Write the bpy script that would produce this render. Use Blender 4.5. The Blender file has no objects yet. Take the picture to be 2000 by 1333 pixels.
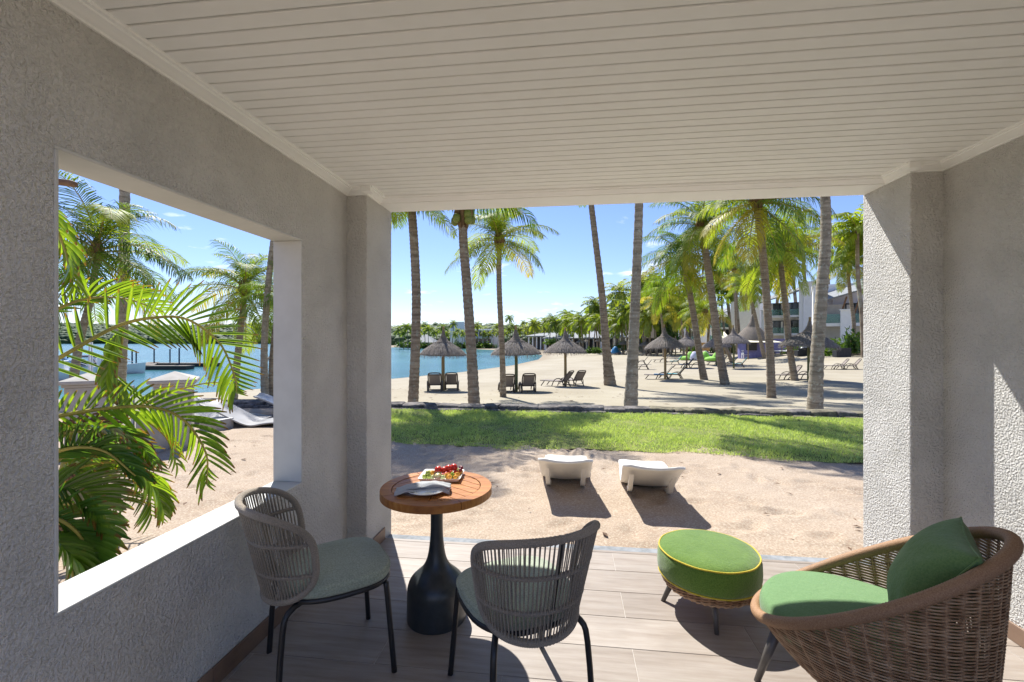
import bpy, bmesh, math, random
import numpy as np
from mathutils import Vector, Matrix, Euler
from mathutils.geometry import intersect_line_line

R = math.radians
SC = bpy.context.scene
COL = SC.collection

# ------------------------------------------------------------------ camera
F, CX, CY, H = 880.0, 1000.0, 665.0, 1.5          # focal length in photo pixels, horizon row, eye height
TH = R(7.06)
FW = (-math.sin(TH), math.cos(TH)); RT = (math.cos(TH), math.sin(TH))
cam_d = bpy.data.cameras.new('camera'); cam = bpy.data.objects.new('camera', cam_d); COL.objects.link(cam)
cam_d.sensor_width = 36.0; cam_d.lens = F/2000*36; cam_d.shift_y = -1.5/2000
cam_d.clip_start = 0.05; cam_d.clip_end = 6000
cam.location = (0, 0, H); cam.rotation_euler = (R(90), 0, TH)
SC.camera = cam

# ------------------------------------------------------------------ sun and sky
SUN_AZ, SUN_EL = 28.0, 53.0       # azimuth measured from +Y towards -X
sd = Vector((-math.sin(R(SUN_AZ))*math.cos(R(SUN_EL)), math.cos(R(SUN_AZ))*math.cos(R(SUN_EL)), math.sin(R(SUN_EL))))
sun_d = bpy.data.lights.new('sun', 'SUN'); sun_d.energy = 4.0; sun_d.angle = R(0.53); sun_d.color = (1.0, 0.97, 0.915)
sun = bpy.data.objects.new('sun', sun_d); COL.objects.link(sun)
sun.rotation_euler = (-sd).to_track_quat('-Z', 'Y').to_euler(); sun.location = sd*60

W = bpy.data.worlds.new('World'); SC.world = W; W.use_nodes = True
nt = W.node_tree; nt.nodes.clear()
wo = nt.nodes.new('ShaderNodeOutputWorld'); bg = nt.nodes.new('ShaderNodeBackground'); sky = nt.nodes.new('ShaderNodeTexSky')
sky.sky_type = 'NISHITA'; sky.sun_disc = False; sky.sun_elevation = R(SUN_EL); sky.sun_rotation = R(-SUN_AZ)
sky.altitude = 0; sky.air_density = 1.0; sky.dust_density = 0.1; sky.ozone_density = 2.2
tc = nt.nodes.new('ShaderNodeTexCoord')
sep = nt.nodes.new('ShaderNodeSeparateXYZ'); nt.links.new(tc.outputs['Generated'], sep.inputs[0])
mx = nt.nodes.new('ShaderNodeMath'); mx.operation = 'MAXIMUM'; mx.inputs[1].default_value = 0.02; nt.links.new(sep.outputs[2], mx.inputs[0])
ad = nt.nodes.new('ShaderNodeMath'); ad.operation = 'ADD'; ad.inputs[1].default_value = 0.12; nt.links.new(mx.outputs[0], ad.inputs[0])
vd = nt.nodes.new('ShaderNodeVectorMath'); vd.operation = 'DIVIDE'; nt.links.new(tc.outputs['Generated'], vd.inputs[0])
cb = nt.nodes.new('ShaderNodeCombineXYZ'); [nt.links.new(ad.outputs[0], cb.inputs[i]) for i in range(3)]
nt.links.new(cb.outputs[0], vd.inputs[1])
cn = nt.nodes.new('ShaderNodeTexNoise'); cn.inputs['Scale'].default_value = 2.3; cn.inputs['Detail'].default_value = 7; cn.inputs['Roughness'].default_value = 0.58
nt.links.new(vd.outputs[0], cn.inputs['Vector'])
cr = nt.nodes.new('ShaderNodeValToRGB'); cr.color_ramp.elements[0].position = 0.60; cr.color_ramp.elements[1].position = 0.74
cr.color_ramp.elements[1].color = (0.75, 0.75, 0.75, 1)
nt.links.new(cn.outputs[0], cr.inputs[0])
cm = nt.nodes.new('ShaderNodeMix'); cm.data_type = 'RGBA'
tint = nt.nodes.new('ShaderNodeMix'); tint.data_type = 'RGBA'; tint.blend_type = 'MULTIPLY'; tint.inputs[0].default_value = 1; tint.inputs[7].default_value = (.47, .49, .655, 1)
nt.links.new(sky.outputs[0], tint.inputs[6]); nt.links.new(cr.outputs[0], cm.inputs[0]); nt.links.new(tint.outputs[2], cm.inputs[6]); cm.inputs[7].default_value = (5.6, 5.7, 6.0, 1)
nt.links.new(cm.outputs[2], bg.inputs[0]); bg.inputs[1].default_value = 0.13
nt.links.new(bg.outputs[0], wo.inputs[0])

vs = SC.view_settings; vs.view_transform = 'Standard'; vs.look = 'None'; vs.gamma = 1.0; vs.exposure = 1.12; vs.use_curve_mapping = False
SC.cycles.max_bounces = 10; SC.cycles.diffuse_bounces = 6; SC.cycles.glossy_bounces = 4; SC.cycles.transmission_bounces = 6
SC.cycles.transparent_max_bounces = 12; SC.cycles.use_denoising = True; SC.cycles.sample_clamp_indirect = 8
SC.cycles.caustics_reflective = False; SC.cycles.caustics_refractive = False

# ------------------------------------------------------------------ helpers
def at(px, py, t):
    """the point that lies t metres ahead of the eye on the sight line through (px, py)"""
    r = (px-CX)/F
    return Vector((t*(r*RT[0]+FW[0]), t*(r*RT[1]+FW[1]), H+(CY-py)/F*t))
def flat(px, py, z):
    return at(px, py, (H-z)*F/(py-CY))

def link(name, me, parent=None, mats=None, smooth=False):
    o = bpy.data.objects.new(name, me); COL.objects.link(o)
    if mats:
        if not isinstance(mats, (list, tuple)): mats = [mats]
        for m in mats: me.materials.append(m)
    if smooth and len(me.polygons): me.polygons.foreach_set('use_smooth', [True]*len(me.polygons))
    if parent: o.parent = parent
    return o
def inst(name, me, parent=None, M=None):
    o = bpy.data.objects.new(name, me); COL.objects.link(o)
    if parent: o.parent = parent
    if M is not None: o.matrix_local = M
    return o
def empty(name, loc=(0, 0, 0), rz=0.0, scale=1.0):
    o = bpy.data.objects.new(name, None); COL.objects.link(o); o.empty_display_size = 0.1
    o.location = loc; o.rotation_euler = (0, 0, rz); o.scale = (scale,)*3
    return o
def tag(o, label=None, cat=None, group=None, kind=None):
    if label: o['label'] = label
    if cat: o['category'] = cat
    if group: o['group'] = group
    if kind: o['kind'] = kind
    return o
def copy_tree(o, parent=None):
    c = o.copy(); COL.objects.link(c); c.parent = parent
    for ch in KIDS(o): copy_tree(ch, c)
    return c
def KIDS(o): return list(o.children)

class MB:
    def __init__(s): s.v = []; s.f = []; s.m = []; s.mi = 0
    def add(s, vs, fs):
        n = len(s.v); s.v += [tuple(v) for v in vs]
        for f in fs: s.f.append(tuple(n+i for i in f)); s.m.append(s.mi)
    def box(s, c, d, M=None):
        x, y, z = d[0]/2, d[1]/2, d[2]/2; c = Vector(c)
        P = [Vector((i*x, j*y, k*z)) for k in (-1, 1) for j in (-1, 1) for i in (-1, 1)]
        P = [c+(M @ p if M else p) for p in P]
        s.add(P, [(0, 2, 3, 1), (4, 5, 7, 6), (0, 1, 5, 4), (2, 6, 7, 3), (0, 4, 6, 2), (1, 3, 7, 5)])
    def tube(s, pts, r, n=8, cap=True, closed=False, flat=None):
        pts = [Vector(p) for p in pts]; N = len(pts)
        rr = r if isinstance(r, (list, tuple)) else [r]*N
        T = []
        for i in range(N):
            a = pts[(i-1) % N] if (closed or i > 0) else pts[0]
            b = pts[(i+1) % N] if (closed or i < N-1) else pts[-1]
            d = b-a; T.append(d.normalized() if d.length > 1e-9 else Vector((0, 0, 1)))
        up = Vector((0, 0, 1)) if abs(T[0].z) < .9 else Vector((1, 0, 0))
        u = T[0].cross(up).normalized(); vs = []
        for i in range(N):
            u = (u-T[i]*u.dot(T[i]))
            u = u.normalized() if u.length > 1e-6 else T[i].orthogonal().normalized()
            w = T[i].cross(u)
            for k in range(n):
                a = 2*math.pi*k/n
                vs.append(pts[i]+(u*math.cos(a)+w*math.sin(a)*(flat or 1))*rr[i])
        fs = []
        for i in range(N if closed else N-1):
            j = (i+1) % N
            for k in range(n): fs.append((i*n+k, i*n+(k+1) % n, j*n+(k+1) % n, j*n+k))
        if cap and not closed:
            fs.append(tuple(range(n))[::-1]); fs.append(tuple((N-1)*n+k for k in range(n)))
        s.add(vs, fs)
    def lathe(s, prof, n=24, c=(0, 0, 0), sx=1, sy=1, wob=None):
        vs = []; c = Vector(c)
        for i, (r, z) in enumerate(prof):
            for k in range(n):
                a = 2*math.pi*k/n; q = r*(wob(a, z) if wob else 1)
                vs.append(c+Vector((q*math.cos(a)*sx, q*math.sin(a)*sy, z)))
        fs = [(i*n+k, i*n+(k+1) % n, (i+1)*n+(k+1) % n, (i+1)*n+k) for i in range(len(prof)-1) for k in range(n)]
        if prof[0][0] > 1e-5: fs.append(tuple(range(n))[::-1])
        if prof[-1][0] > 1e-5: fs.append(tuple((len(prof)-1)*n+k for k in range(n)))
        s.add(vs, fs)
    def grid(s, P, nu, nv, closed_u=False):
        vs = [P(i, j) for j in range(nv) for i in range(nu)]
        fs = [(j*nu+i, j*nu+(i+1) % nu, (j+1)*nu+(i+1) % nu, (j+1)*nu+i) for j in range(nv-1) for i in range(nu if closed_u else nu-1)]
        s.add(vs, fs)
    def prism(s, poly, z0, z1):
        n = len(poly)
        s.add([(x, y, z0) for x, y in poly]+[(x, y, z1) for x, y in poly],
              [tuple(range(n))[::-1], tuple(range(n, 2*n))]+[(i, (i+1) % n, n+(i+1) % n, n+i) for i in range(n)])
    def mesh(s, name='mesh'):
        me = bpy.data.meshes.new(name); me.from_pydata(s.v, [], s.f)
        if any(s.m): me.polygons.foreach_set('material_index', s.m)
        me.update(); return me
    def build(s, name, mats=None, parent=None, smooth=False, bevel=0, seg=2):
        o = link(name, s.mesh(name), parent, mats, smooth)
        if bevel:
            b = o.modifiers.new('bevel', 'BEVEL'); b.width = bevel; b.segments = seg; b.limit_method = 'ANGLE'; b.angle_limit = R(40)
        return o
def bevel_mesh(me, w, seg=2):
    bm = bmesh.new(); bm.from_mesh(me)
    bmesh.ops.bevel(bm, geom=list(bm.edges), offset=w, segments=seg, profile=.5, affect='EDGES')
    bm.to_mesh(me); bm.free(); return me
def np_mesh(name, V, Fq, mi=None):
    """mesh from numpy arrays: V (n,3), Fq (m,k) faces of equal size k"""
    me = bpy.data.meshes.new(name); V = np.asarray(V, np.float32); Fq = np.asarray(Fq, np.int32); m, k = Fq.shape
    me.vertices.add(len(V)); me.vertices.foreach_set('co', V.ravel())
    me.loops.add(m*k); me.loops.foreach_set('vertex_index', Fq.ravel())
    me.polygons.add(m); me.polygons.foreach_set('loop_start', np.arange(m, dtype=np.int32)*k)
    me.polygons.foreach_set('loop_total', np.full(m, k, np.int32))
    if mi is not None: me.polygons.foreach_set('material_index', np.asarray(mi, np.int32))
    me.update(calc_edges=True); me.validate(); return me
def spline(pts, n):
    """Catmull-Rom through the points"""
    P = [Vector(p) for p in pts]; P = [P[0]*2-P[1]]+P+[P[-1]*2-P[-2]]; out = []
    m = len(P)-3
    for i in range(n):
        u = i/(n-1)*m; k = min(int(u), m-1); f = u-k
        a, b, c, d = P[k:k+4]
        out.append(.5*((2*b)+(c-a)*f+(2*a-5*b+4*c-d)*f*f+(3*b-a-3*c+d)*f**3))
    return out
def sstep(a, b, x):
    u = min(max((x-a)/(b-a), 0), 1); return u*u*(3-2*u)

# ------------------------------------------------------------------ materials
MATS = {}
class NT:
    def __init__(s, name):
        s.m = bpy.data.materials.new(name); s.m.use_nodes = True; s.t = s.m.node_tree; s.n = s.t.nodes; s.l = s.t.links
        s.b = s.n['Principled BSDF']; s.out = s.n['Material Output']
    def node(s, t, **k):
        q = s.n.new(t)
        for a, b in k.items():
            if a in q.inputs.keys(): q.inputs[a].default_value = b
            else: setattr(q, a, b)
        return q
    def co(s, kind='Object', scale=(1, 1, 1), rnd=False):
        tc = s.node('ShaderNodeTexCoord'); mp = s.node('ShaderNodeMapping'); mp.inputs['Scale'].default_value = scale
        if kind == 'World':
            g = s.node('ShaderNodeNewGeometry'); s.l.new(g.outputs['Position'], mp.inputs[0])
        else: s.l.new(tc.outputs[kind], mp.inputs[0])
        if rnd:
            oi = s.node('ShaderNodeObjectInfo'); mu = s.node('ShaderNodeMath', operation='MULTIPLY'); mu.inputs[1].default_value = 37.0
            s.l.new(oi.outputs['Random'], mu.inputs[0]); s.l.new(mu.outputs[0], mp.inputs['Location'])
        return mp.outputs[0]
    def noise(s, vec, scale, detail=3, rough=.5):
        q = s.node('ShaderNodeTexNoise'); q.inputs['Scale'].default_value = scale; q.inputs['Detail'].default_value = detail; q.inputs['Roughness'].default_value = rough
        s.l.new(vec, q.inputs['Vector']); return q.outputs[0]
    def ramp(s, fac, stops):
        q = s.node('ShaderNodeValToRGB'); e = q.color_ramp.elements
        while len(e) < len(stops): e.new(.5)
        for i, (p, c) in enumerate(stops):
            e[i].position = p; e[i].color = (*c, 1) if len(c) == 3 else c
        s.l.new(fac, q.inputs[0]); return q.outputs[0]
    def mix(s, fac, a, b, mode='MIX'):
        q = s.node('ShaderNodeMix', data_type='RGBA', blend_type=mode)
        for v, i in ((fac, 0), (a, 6), (b, 7)):
            if hasattr(v, 'links'): s.l.new(v, q.inputs[i])
            else: q.inputs[i].default_value = v if i == 0 else (*v, 1)
        return q.outputs[2]
    def math(s, op, a, b=0.0):
        q = s.node('ShaderNodeMath', operation=op)
        for v, i in ((a, 0), (b, 1)):
            if hasattr(v, 'links'): s.l.new(v, q.inputs[i])
            else: q.inputs[i].default_value = v
        return q.outputs[0]
    def bump(s, h, strength=.5, dist=.01, prev=None):
        q = s.node('ShaderNodeBump'); q.inputs['Strength'].default_value = strength; q.inputs['Distance'].default_value = dist
        s.l.new(h, q.inputs['Height'])
        if prev: s.l.new(prev, q.inputs['Normal'])
        s.l.new(q.outputs[0], s.b.inputs['Normal']); return q.outputs[0]
    def color(s, c): 
        if hasattr(c, 'links'): s.l.new(c, s.b.inputs['Base Color'])
        else: s.b.inputs['Base Color'].default_value = (*c, 1)
    def rough(s, r, spec=.5):
        s.b.inputs['Roughness'].default_value = r; s.b.inputs['Specular IOR Level'].default_value = spec
def noisy(name, c1, c2, scale=8, rough=.7, bump=0, bscale=None, bdist=.01, spec=.4, coord='Object', stretch=(1, 1, 1), detail=4, rnd=False, stops=(.35, .65)):
    k = NT(name); v = k.co(coord, stretch, rnd)
    k.color(k.ramp(k.noise(v, scale, detail, .6), [(stops[0], c1), (stops[1], c2)])); k.rough(rough, spec)
    if bump: k.bump(k.noise(v, bscale or scale*4, 3), bump, bdist)
    MATS[name] = k.m; return k.m
def leafmat(name, c1, c2, trans=.45, rough=.45, hue=.06, tc=None, tips=False):
    """leaf: diffuse + gloss in front, light passing through from behind"""
    k = NT(name); v = k.co('Object', (1, 1, 1))
    oi = k.node('ShaderNodeObjectInfo')
    geo = k.node('ShaderNodeNewGeometry')
    f = k.math('ADD', k.math('MULTIPLY', k.noise(v, 5, 2), .7), k.math('MULTIPLY', oi.outputs['Random'], .45))
    f = k.math('ADD', f, k.math('MULTIPLY', k.math('SUBTRACT', geo.outputs['Random Per Island'], .5), .35))
    col = k.ramp(f, [(.25, c1), (.85, c2)])
    if tips:      # dry brown leaf ends, from the 'tip' attribute of the leaflet meshes
        at_ = k.node('ShaderNodeAttribute', attribute_name='tip'); e_ = k.math('ADD', at_.outputs['Fac'], k.math('MULTIPLY', geo.outputs['Random Per Island'], .14))
        col = k.mix(k.ramp(e_, [(.93, (0, 0, 0)), (1.0, (.9, .9, .9))]), col, (.16, .085, .03))
        col = k.mix(k.ramp(k.noise(v, 9, 3), [(.60, (0, 0, 0)), (.72, (.45, .45, .45))]), col, (.30, .26, .05))
    k.color(col); k.rough(rough, .32)
    tr = k.node('ShaderNodeBsdfTranslucent')
    hs = k.node('ShaderNodeMix', data_type='RGBA', blend_type='MULTIPLY'); hs.inputs[0].default_value = 1
    k.l.new(col, hs.inputs[6]); hs.inputs[7].default_value = (*(tc or (1.9, 1.75, .6)), 1)
    k.l.new(hs.outputs[2], tr.inputs[0])
    ms = k.node('ShaderNodeMixShader'); ms.inputs[0].default_value = trans
    k.l.new(k.b.outputs[0], ms.inputs[1]); k.l.new(tr.outputs[0], ms.inputs[2]); k.l.new(ms.outputs[0], k.out.inputs[0])
    MATS[name] = k.m; return k.m

# rough-cast render of the terrace walls
def stucco_mat():
    k = NT('stucco'); v = k.co('World')
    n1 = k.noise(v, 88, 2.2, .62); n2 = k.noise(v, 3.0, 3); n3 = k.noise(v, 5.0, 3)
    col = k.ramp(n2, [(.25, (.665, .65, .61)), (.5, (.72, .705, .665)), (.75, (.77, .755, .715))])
    col = k.mix(k.math('MULTIPLY', k.ramp(n1, [(.30, (1, 1, 1)), (.42, (0, 0, 0))]), .25), col, (.47, .455, .43))  # hollows of the relief painted darker, cavity shade put into the colour
    k.color(col); k.rough(.92, .2)
    h = k.ramp(n1, [(.30, (0, 0, 0)), (.70, (1, 1, 1))])
    k.bump(k.math('MULTIPLY', h, k.math('ADD', .5, n3)), .95, .0155); MATS['stucco'] = k.m
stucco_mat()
noisy('smooth_render', (.62, .62, .60), (.70, .70, .68), 5, .8, .08, 60, .002, .3, 'World')
noisy('reveal_paint', (.52, .52, .495), (.57, .57, .545), 6, .7, .06, 80, .002, .3, 'World')
noisy('ceiling_paint', (.865, .87, .835), (.895, .90, .87), 4, .55, .05, 30, .002, .35, 'World')
noisy('grout', (.44, .40, .36), (.52, .48, .44), 20, .9)
noisy('screed', (.19, .205, .215), (.30, .315, .33), 14, .9, .3, 60, .004, .3, 'World')
def tile_mat(name, a, b, c, ax=0):
    k = NT(name); v = k.co('Object', (1.2, 14, 1) if ax == 0 else (14, 1.2, 1), True)
    f = k.noise(v, 2.2, 8, .68); oi = k.node('ShaderNodeObjectInfo')
    base = k.ramp(f, [(.32, a), (.5, b), (.70, c)])
    base = k.mix(k.math('MULTIPLY', oi.outputs['Random'], .28), base, b, 'MULTIPLY')
    v2 = k.co('Object', (3, 3, 3), True); f2 = k.noise(v2, 2.0, 4)
    base = k.mix(k.ramp(f2, [(.42, (0, 0, 0)), (.75, (.35, .35, .35))]), base, tuple(x*.72 for x in b))
    k.color(base); k.rough(.48, .4); k.bump(f, .18, .002); MATS[name] = k.m
tile_mat('floor_tile', (.27, .222, .182), (.345, .296, .252), (.405, .36, .316))
tile_mat('skirting_tile', (.16, .10, .065), (.235, .15, .10), (.30, .205, .145))
def sand_mat(name, c1, c2, c3, grain, patch, bd=.004, dark=(.3, .2, .14)):
    k = NT(name); v = k.co('World')
    g = k.noise(v, grain, 2, .7); p = k.noise(v, patch, 4, .6); m = k.noise(v, patch*7, 3, .6)
    col = k.ramp(p, [(.3, c1), (.55, c2), (.75, c3)])
    col = k.mix(k.ramp(g, [(.36, (.6, .6, .6)), (.50, (0, 0, 0))]), col, dark)
    col = k.mix(k.ramp(g, [(.52, (0, 0, 0)), (.66, (.7, .7, .7))]), col, tuple(min(1, x*1.25) for x in c3))
    k.color(col); k.rough(.95, .15)
    b = k.bump(m, .4, .03); k.bump(g, .7, bd*1.4, b); MATS[name] = k.m
sand_mat('coarse_sand', (.325, .256, .188), (.385, .312, .236), (.43, .357, .278), 64, 1.1)
sand_mat('beach_sand', (.56, .49, .395), (.64, .575, .475), (.68, .62, .53), 70, .35, .006, (.40, .33, .25))
noisy('soil', (.06, .045, .03), (.13, .10, .06), 9, .95, .5, 40, .01)
noisy('turf_base', (.13, .16, .045), (.24, .24, .09), 3, .95, .4, 60, .01, .2, 'World')
leafmat('grass', (.24, .34, .085), (.54, .60, .26), .4, .6, tc=(1.4, 1.5, .6))
noisy('lava_stone', (.065, .06, .058), (.22, .20, .185), 6, .95, 1.0, 26, .02, .2, 'World')
noisy('mossy_lava', (.085, .076, .055), (.27, .24, .165), 6, .95, 1.0, 26, .02, .2, 'World')
def water_mat():
    k = NT('water'); v = k.co('World', (1, 2.4, 1)); v2 = k.co('World', (1, 1, 1))
    p = k.noise(v2, .035, 4)
    k.color(k.ramp(p, [(.35, (.035, .12, .13)), (.55, (.06, .175, .18)), (.7, (.10, .235, .225))])); k.rough(.16, .35)
    k.b.inputs['IOR'].default_value = 1.2
    w1 = k.noise(v, .9, 4, .6); w2 = k.noise(v, .12, 3)
    b = k.bump(w2, .45, .35); k.bump(w1, .7, .14, b); MATS['water'] = k.m
water_mat()
def bark(name, c1, c2, c3, lichen=(.36, .37, .30)):
    k = NT(name); v = k.co('Object', (1, 1, 1), True); vr = k.co('Object', (1.0, 1.0, 11), True)
    r = k.noise(vr, 1.6, 4, .6); p = k.noise(v, 5.5, 5, .65); l = k.noise(v, 13, 4, .7)
    col = k.ramp(r, [(.3, c1), (.5, c2), (.68, c3)])
    col = k.mix(k.ramp(l, [(.54, (0, 0, 0)), (.66, (.75, .75, .75))]), col, lichen)
    col = k.mix(k.ramp(p, [(.30, (.6, .6, .6)), (.42, (0, 0, 0))]), col, tuple(x*.6 for x in c1))
    k.color(col); k.rough(.95, .15); b = k.bump(r, .7, .02); k.bump(l, .5, .01, b); MATS[name] = k.m
bark('palm_bark', (.14, .104, .072), (.25, .195, .138), (.355, .29, .215))
bark('palm_bark_pale', (.175, .145, .105), (.285, .245, .185), (.385, .335, .262), (.44, .45, .37))
noisy('fibre', (.09, .055, .028), (.26, .17, .09), 14, .95, .6, 60, .01, .2, 'Object', (1, 1, .2))
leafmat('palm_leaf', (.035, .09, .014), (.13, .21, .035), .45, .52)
leafmat('palm_leaf_lime', (.08, .15, .016), (.25, .31, .04), .52, .55)  # lighter yellow-green leaf tone, mixed in among the green fronds
leafmat('palm_leaf_yellow', (.24, .25, .035), (.46, .40, .07), .5, .5, tc=(1.4, 1.3, .6))
leafmat('far_palm_leaf', (.06, .12, .02), (.24, .29, .05), .5, .5)
leafmat('areca_leaf', (.055, .125, .016), (.185, .295, .04), .5, .30, tc=(2.1, 1.9, .5), tips=True)
leafmat('areca_leaf_dark', (.045, .12, .022), (.13, .24, .04), .45, .26, tips=True)
leafmat('dry_leaf', (.10, .055, .03), (.22, .13, .07), .2, .7, tc=(1, 1, 1))
leafmat('shrub_leaf', (.03, .075, .015), (.12, .20, .04), .35, .45)
leafmat('far_wood_leaf', (.025, .06, .018), (.075, .125, .03), .2, .7)
noisy('rachis', (.22, .20, .04), (.42, .34, .07), 4, .5)
noisy('coconut', (.10, .16, .03), (.26, .26, .05), 5, .5)
noisy('thatch', (.10, .085, .072), (.29, .25, .215), 9, .97, .8, 40, .02, .15, 'Object', (6, 6, .8))
noisy('thatch_straw', (.12, .105, .093), (.38, .345, .31), 3, .95, 0, None, .01, .2, 'Object', (8, 8, 1))
noisy('post_wood', (.20, .145, .07), (.33, .245, .13), 6, .85, .3, 30, .006, .3, 'Object', (4, 4, .5))
noisy('post_green', (.10, .115, .045), (.19, .19, .09), 6, .85, .3, 30, .006, .3, 'Object', (4, 4, .5))
noisy('taupe_plastic', (.075, .056, .044), (.10, .077, .061), 5, .5)
noisy('sling', (.20, .165, .14), (.27, .225, .195), 60, .8)
noisy('teal_towel', (.01, .20, .25), (.02, .28, .33), 20, .95, .3, 120, .004)
noisy('blue_towel', (.01, .075, .19), (.02, .14, .27), 20, .95, .3, 120, .004)
noisy('white_shell', (.76, .73, .66), (.80, .78, .72), 3, .42, .05, 60, .002, .4)
noisy('grey_shell', (.27, .26, .25), (.35, .34, .33), 3, .4, .05, 60, .002, .5)
noisy('white_wall', (.80, .80, .80), (.85, .85, .85), 2, .85, .1, 60, .003)
noisy('cream_wall', (.60, .57, .51), (.68, .65, .59), 2, .85)
noisy('metal_roof', (.20, .21, .215), (.29, .30, .305), 3, .7, 0, None, .01, .2)
noisy('soffit_wood', (.16, .085, .045), (.24, .14, .08), 6, .7)
noisy('dark_glass', (.012, .016, .018), (.03, .035, .038), 3, .08, 0, None, .01, .6)
noisy('charcoal', (.022, .022, .024), (.035, .035, .037), 5, .6)
noisy('dark_metal', (.012, .012, .013), (.018, .018, .019), 20, .38, .03, 200, .001, .5)
noisy('leg_metal', (.075, .068, .062), (.105, .096, .088), 12, .42, .04, 120, .001, .5)
noisy('silver', (.50, .51, .52), (.62, .63, .64), 5, .25)
noisy('stone_pillar', (.36, .335, .29), (.44, .415, .365), 5, .85, .15, 50, .004)
noisy('deck_wood', (.14, .115, .09), (.22, .19, .15), 8, .9)
noisy('hull_white', (.70, .71, .70), (.78, .78, .77), 3, .3)
noisy('navy', (.008, .016, .045), (.014, .026, .065), 5, .7)
noisy('boat_blue', (.02, .16, .38), (.035, .22, .46), 5, .6)
noisy('red_plastic', (.40, .03, .02), (.50, .05, .03), 5, .5)
noisy('lime_fabric', (.22, .47, .07), (.32, .58, .12), 5, .9)
noisy('lilac_fabric', (.46, .46, .60), (.58, .58, .70), 5, .9)
noisy('purple_paint', (.17, .16, .34), (.22, .21, .40), 5, .8)
noisy('canvas', (.66, .62, .46), (.74, .70, .55), 4, .9)
noisy('orange_wood', (.42, .22, .06), (.52, .30, .10), 6, .7)
noisy('skin', (.23, .12, .075), (.28, .15, .10), 5, .6)
noisy('hair', (.015, .011, .009), (.03, .022, .018), 8, .8)
noisy('shirt', (.62, .64, .68), (.72, .73, .76), 8, .9)
def glass_mat(name, tint, alpha):
    k = NT(name); tr = k.node('ShaderNodeBsdfTransparent'); tr.inputs[0].default_value = (*tint, 1)
    gl = k.node('ShaderNodeBsdfGlossy'); gl.inputs['Roughness'].default_value = .02
    df = k.node('ShaderNodeBsdfDiffuse'); df.inputs[0].default_value = (.30, .55, .50, 1)
    fr = k.node('ShaderNodeFresnel'); fr.inputs[0].default_value = 1.45
    m1 = k.node('ShaderNodeMixShader'); m1.inputs[0].default_value = alpha; k.l.new(tr.outputs[0], m1.inputs[1]); k.l.new(df.outputs[0], m1.inputs[2])
    m2 = k.node('ShaderNodeMixShader'); k.l.new(fr.outputs[0], m2.inputs[0]); k.l.new(m1.outputs[0], m2.inputs[1]); k.l.new(gl.outputs[0], m2.inputs[2])
    k.l.new(m2.outputs[0], k.out.inputs[0]); MATS[name] = k.m
glass_mat('balustrade_glass', (.62, .80, .77), .22)
glass_mat('clear_glass', (.90, .96, .95), .05)
# furniture
def fabric(name, c1, c2, weave, bump=.35, patch=4, sheen=.2):
    k = NT(name); v = k.co('Object'); w = k.noise(v, weave, 2, .6); p = k.noise(v, patch, 3)
    f = k.math('ADD', k.math('MULTIPLY', w, .7), k.math('MULTIPLY', p, .3))
    k.color(k.ramp(f, [(.36, c1), (.62, c2)])); k.rough(.95, .2); k.b.inputs['Sheen Weight'].default_value = sheen
    b_ = k.bump(k.noise(v, 11, 3, .6), .45, .014); k.bump(w, bump, .004, b_); MATS[name] = k.m
fabric('sage_fabric', (.25, .285, .215), (.39, .43, .335), 150)
fabric('towelling', (.07, .145, .018), (.13, .225, .036), 170, .7, 8, .35)
fabric('mint_fabric', (.12, .225, .092), (.16, .27, .122), 150, .4)
fabric('forest_fabric', (.10, .185, .060), (.145, .24, .085), 150, .35)
fabric('yellow_cord', (.48, .38, .03), (.60, .48, .06), 200)
fabric('rope', (.20, .168, .128), (.37, .318, .252), 300, .8)
fabric('napkin_cloth', (.36, .37, .38), (.44, .45, .46), 300, .2)
def wicker():
    k = NT('wicker'); v = k.co('Object', (1, 1, 1)); g = k.node('ShaderNodeNewGeometry')
    f = k.math('ADD', k.math('MULTIPLY', k.noise(v, 45, 3), .6), k.math('MULTIPLY', g.outputs['Random Per Island'], .4))
    k.color(k.ramp(f, [(.28, (.23, .125, .062)), (.5, (.375, .225, .122)), (.75, (.50, .335, .20))])); k.rough(.55, .35)
    k.bump(k.noise(v, 200, 2), .3, .002); MATS['wicker'] = k.m
wicker()
def wrapped(name, c1, c2, freq):
    k = NT(name); v = k.co('Object'); w = k.noise(v, freq, 2); k.color(k.ramp(w, [(.3, c1), (.68, c2)])); k.rough(.6, .3)
    k.bump(w, .5, .003); MATS[name] = k.m
wrapped('wicker_rim', (.25, .14, .075), (.38, .23, .13), 260)
def teak():
    k = NT('teak'); v = k.co('Object', (1.5, 18, 4), True); f = k.noise(v, 2.5, 6, .65); oi = k.node('ShaderNodeObjectInfo')
    col = k.ramp(f, [(.3, (.24, .075, .015)), (.52, (.42, .165, .035)), (.72, (.55, .26, .07))])
    col = k.mix(k.math('MULTIPLY', oi.outputs['Random'], .35), col, (.62, .45, .33), 'MULTIPLY')
    k.color(col); k.rough(.42, .4); k.bump(f, .12, .002); MATS['teak'] = k.m
teak()
noisy('pedestal_paint', (.024, .029, .031), (.034, .040, .043), 30, .36, .04, 200, .001, .5)
noisy('porcelain', (.76, .75, .72), (.80, .79, .77), 4, .2)
noisy('red_fruit', (.45, .022, .016), (.62, .05, .03), 14, .28)
noisy('green_grape', (.33, .40, .06), (.44, .50, .12), 9, .25)
noisy('melon', (.50, .55, .22), (.62, .64, .36), 9, .4)
noisy('orange_fruit', (.66, .29, .03), (.74, .40, .08), 9, .4)
noisy('kiwi', (.20, .34, .03), (.34, .46, .09), 14, .4)
noisy('passion_skin', (.17, .075, .05), (.27, .13, .09), 9, .5)
noisy('passion_pulp', (.50, .42, .16), (.66, .58, .34), 30, .3)
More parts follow.
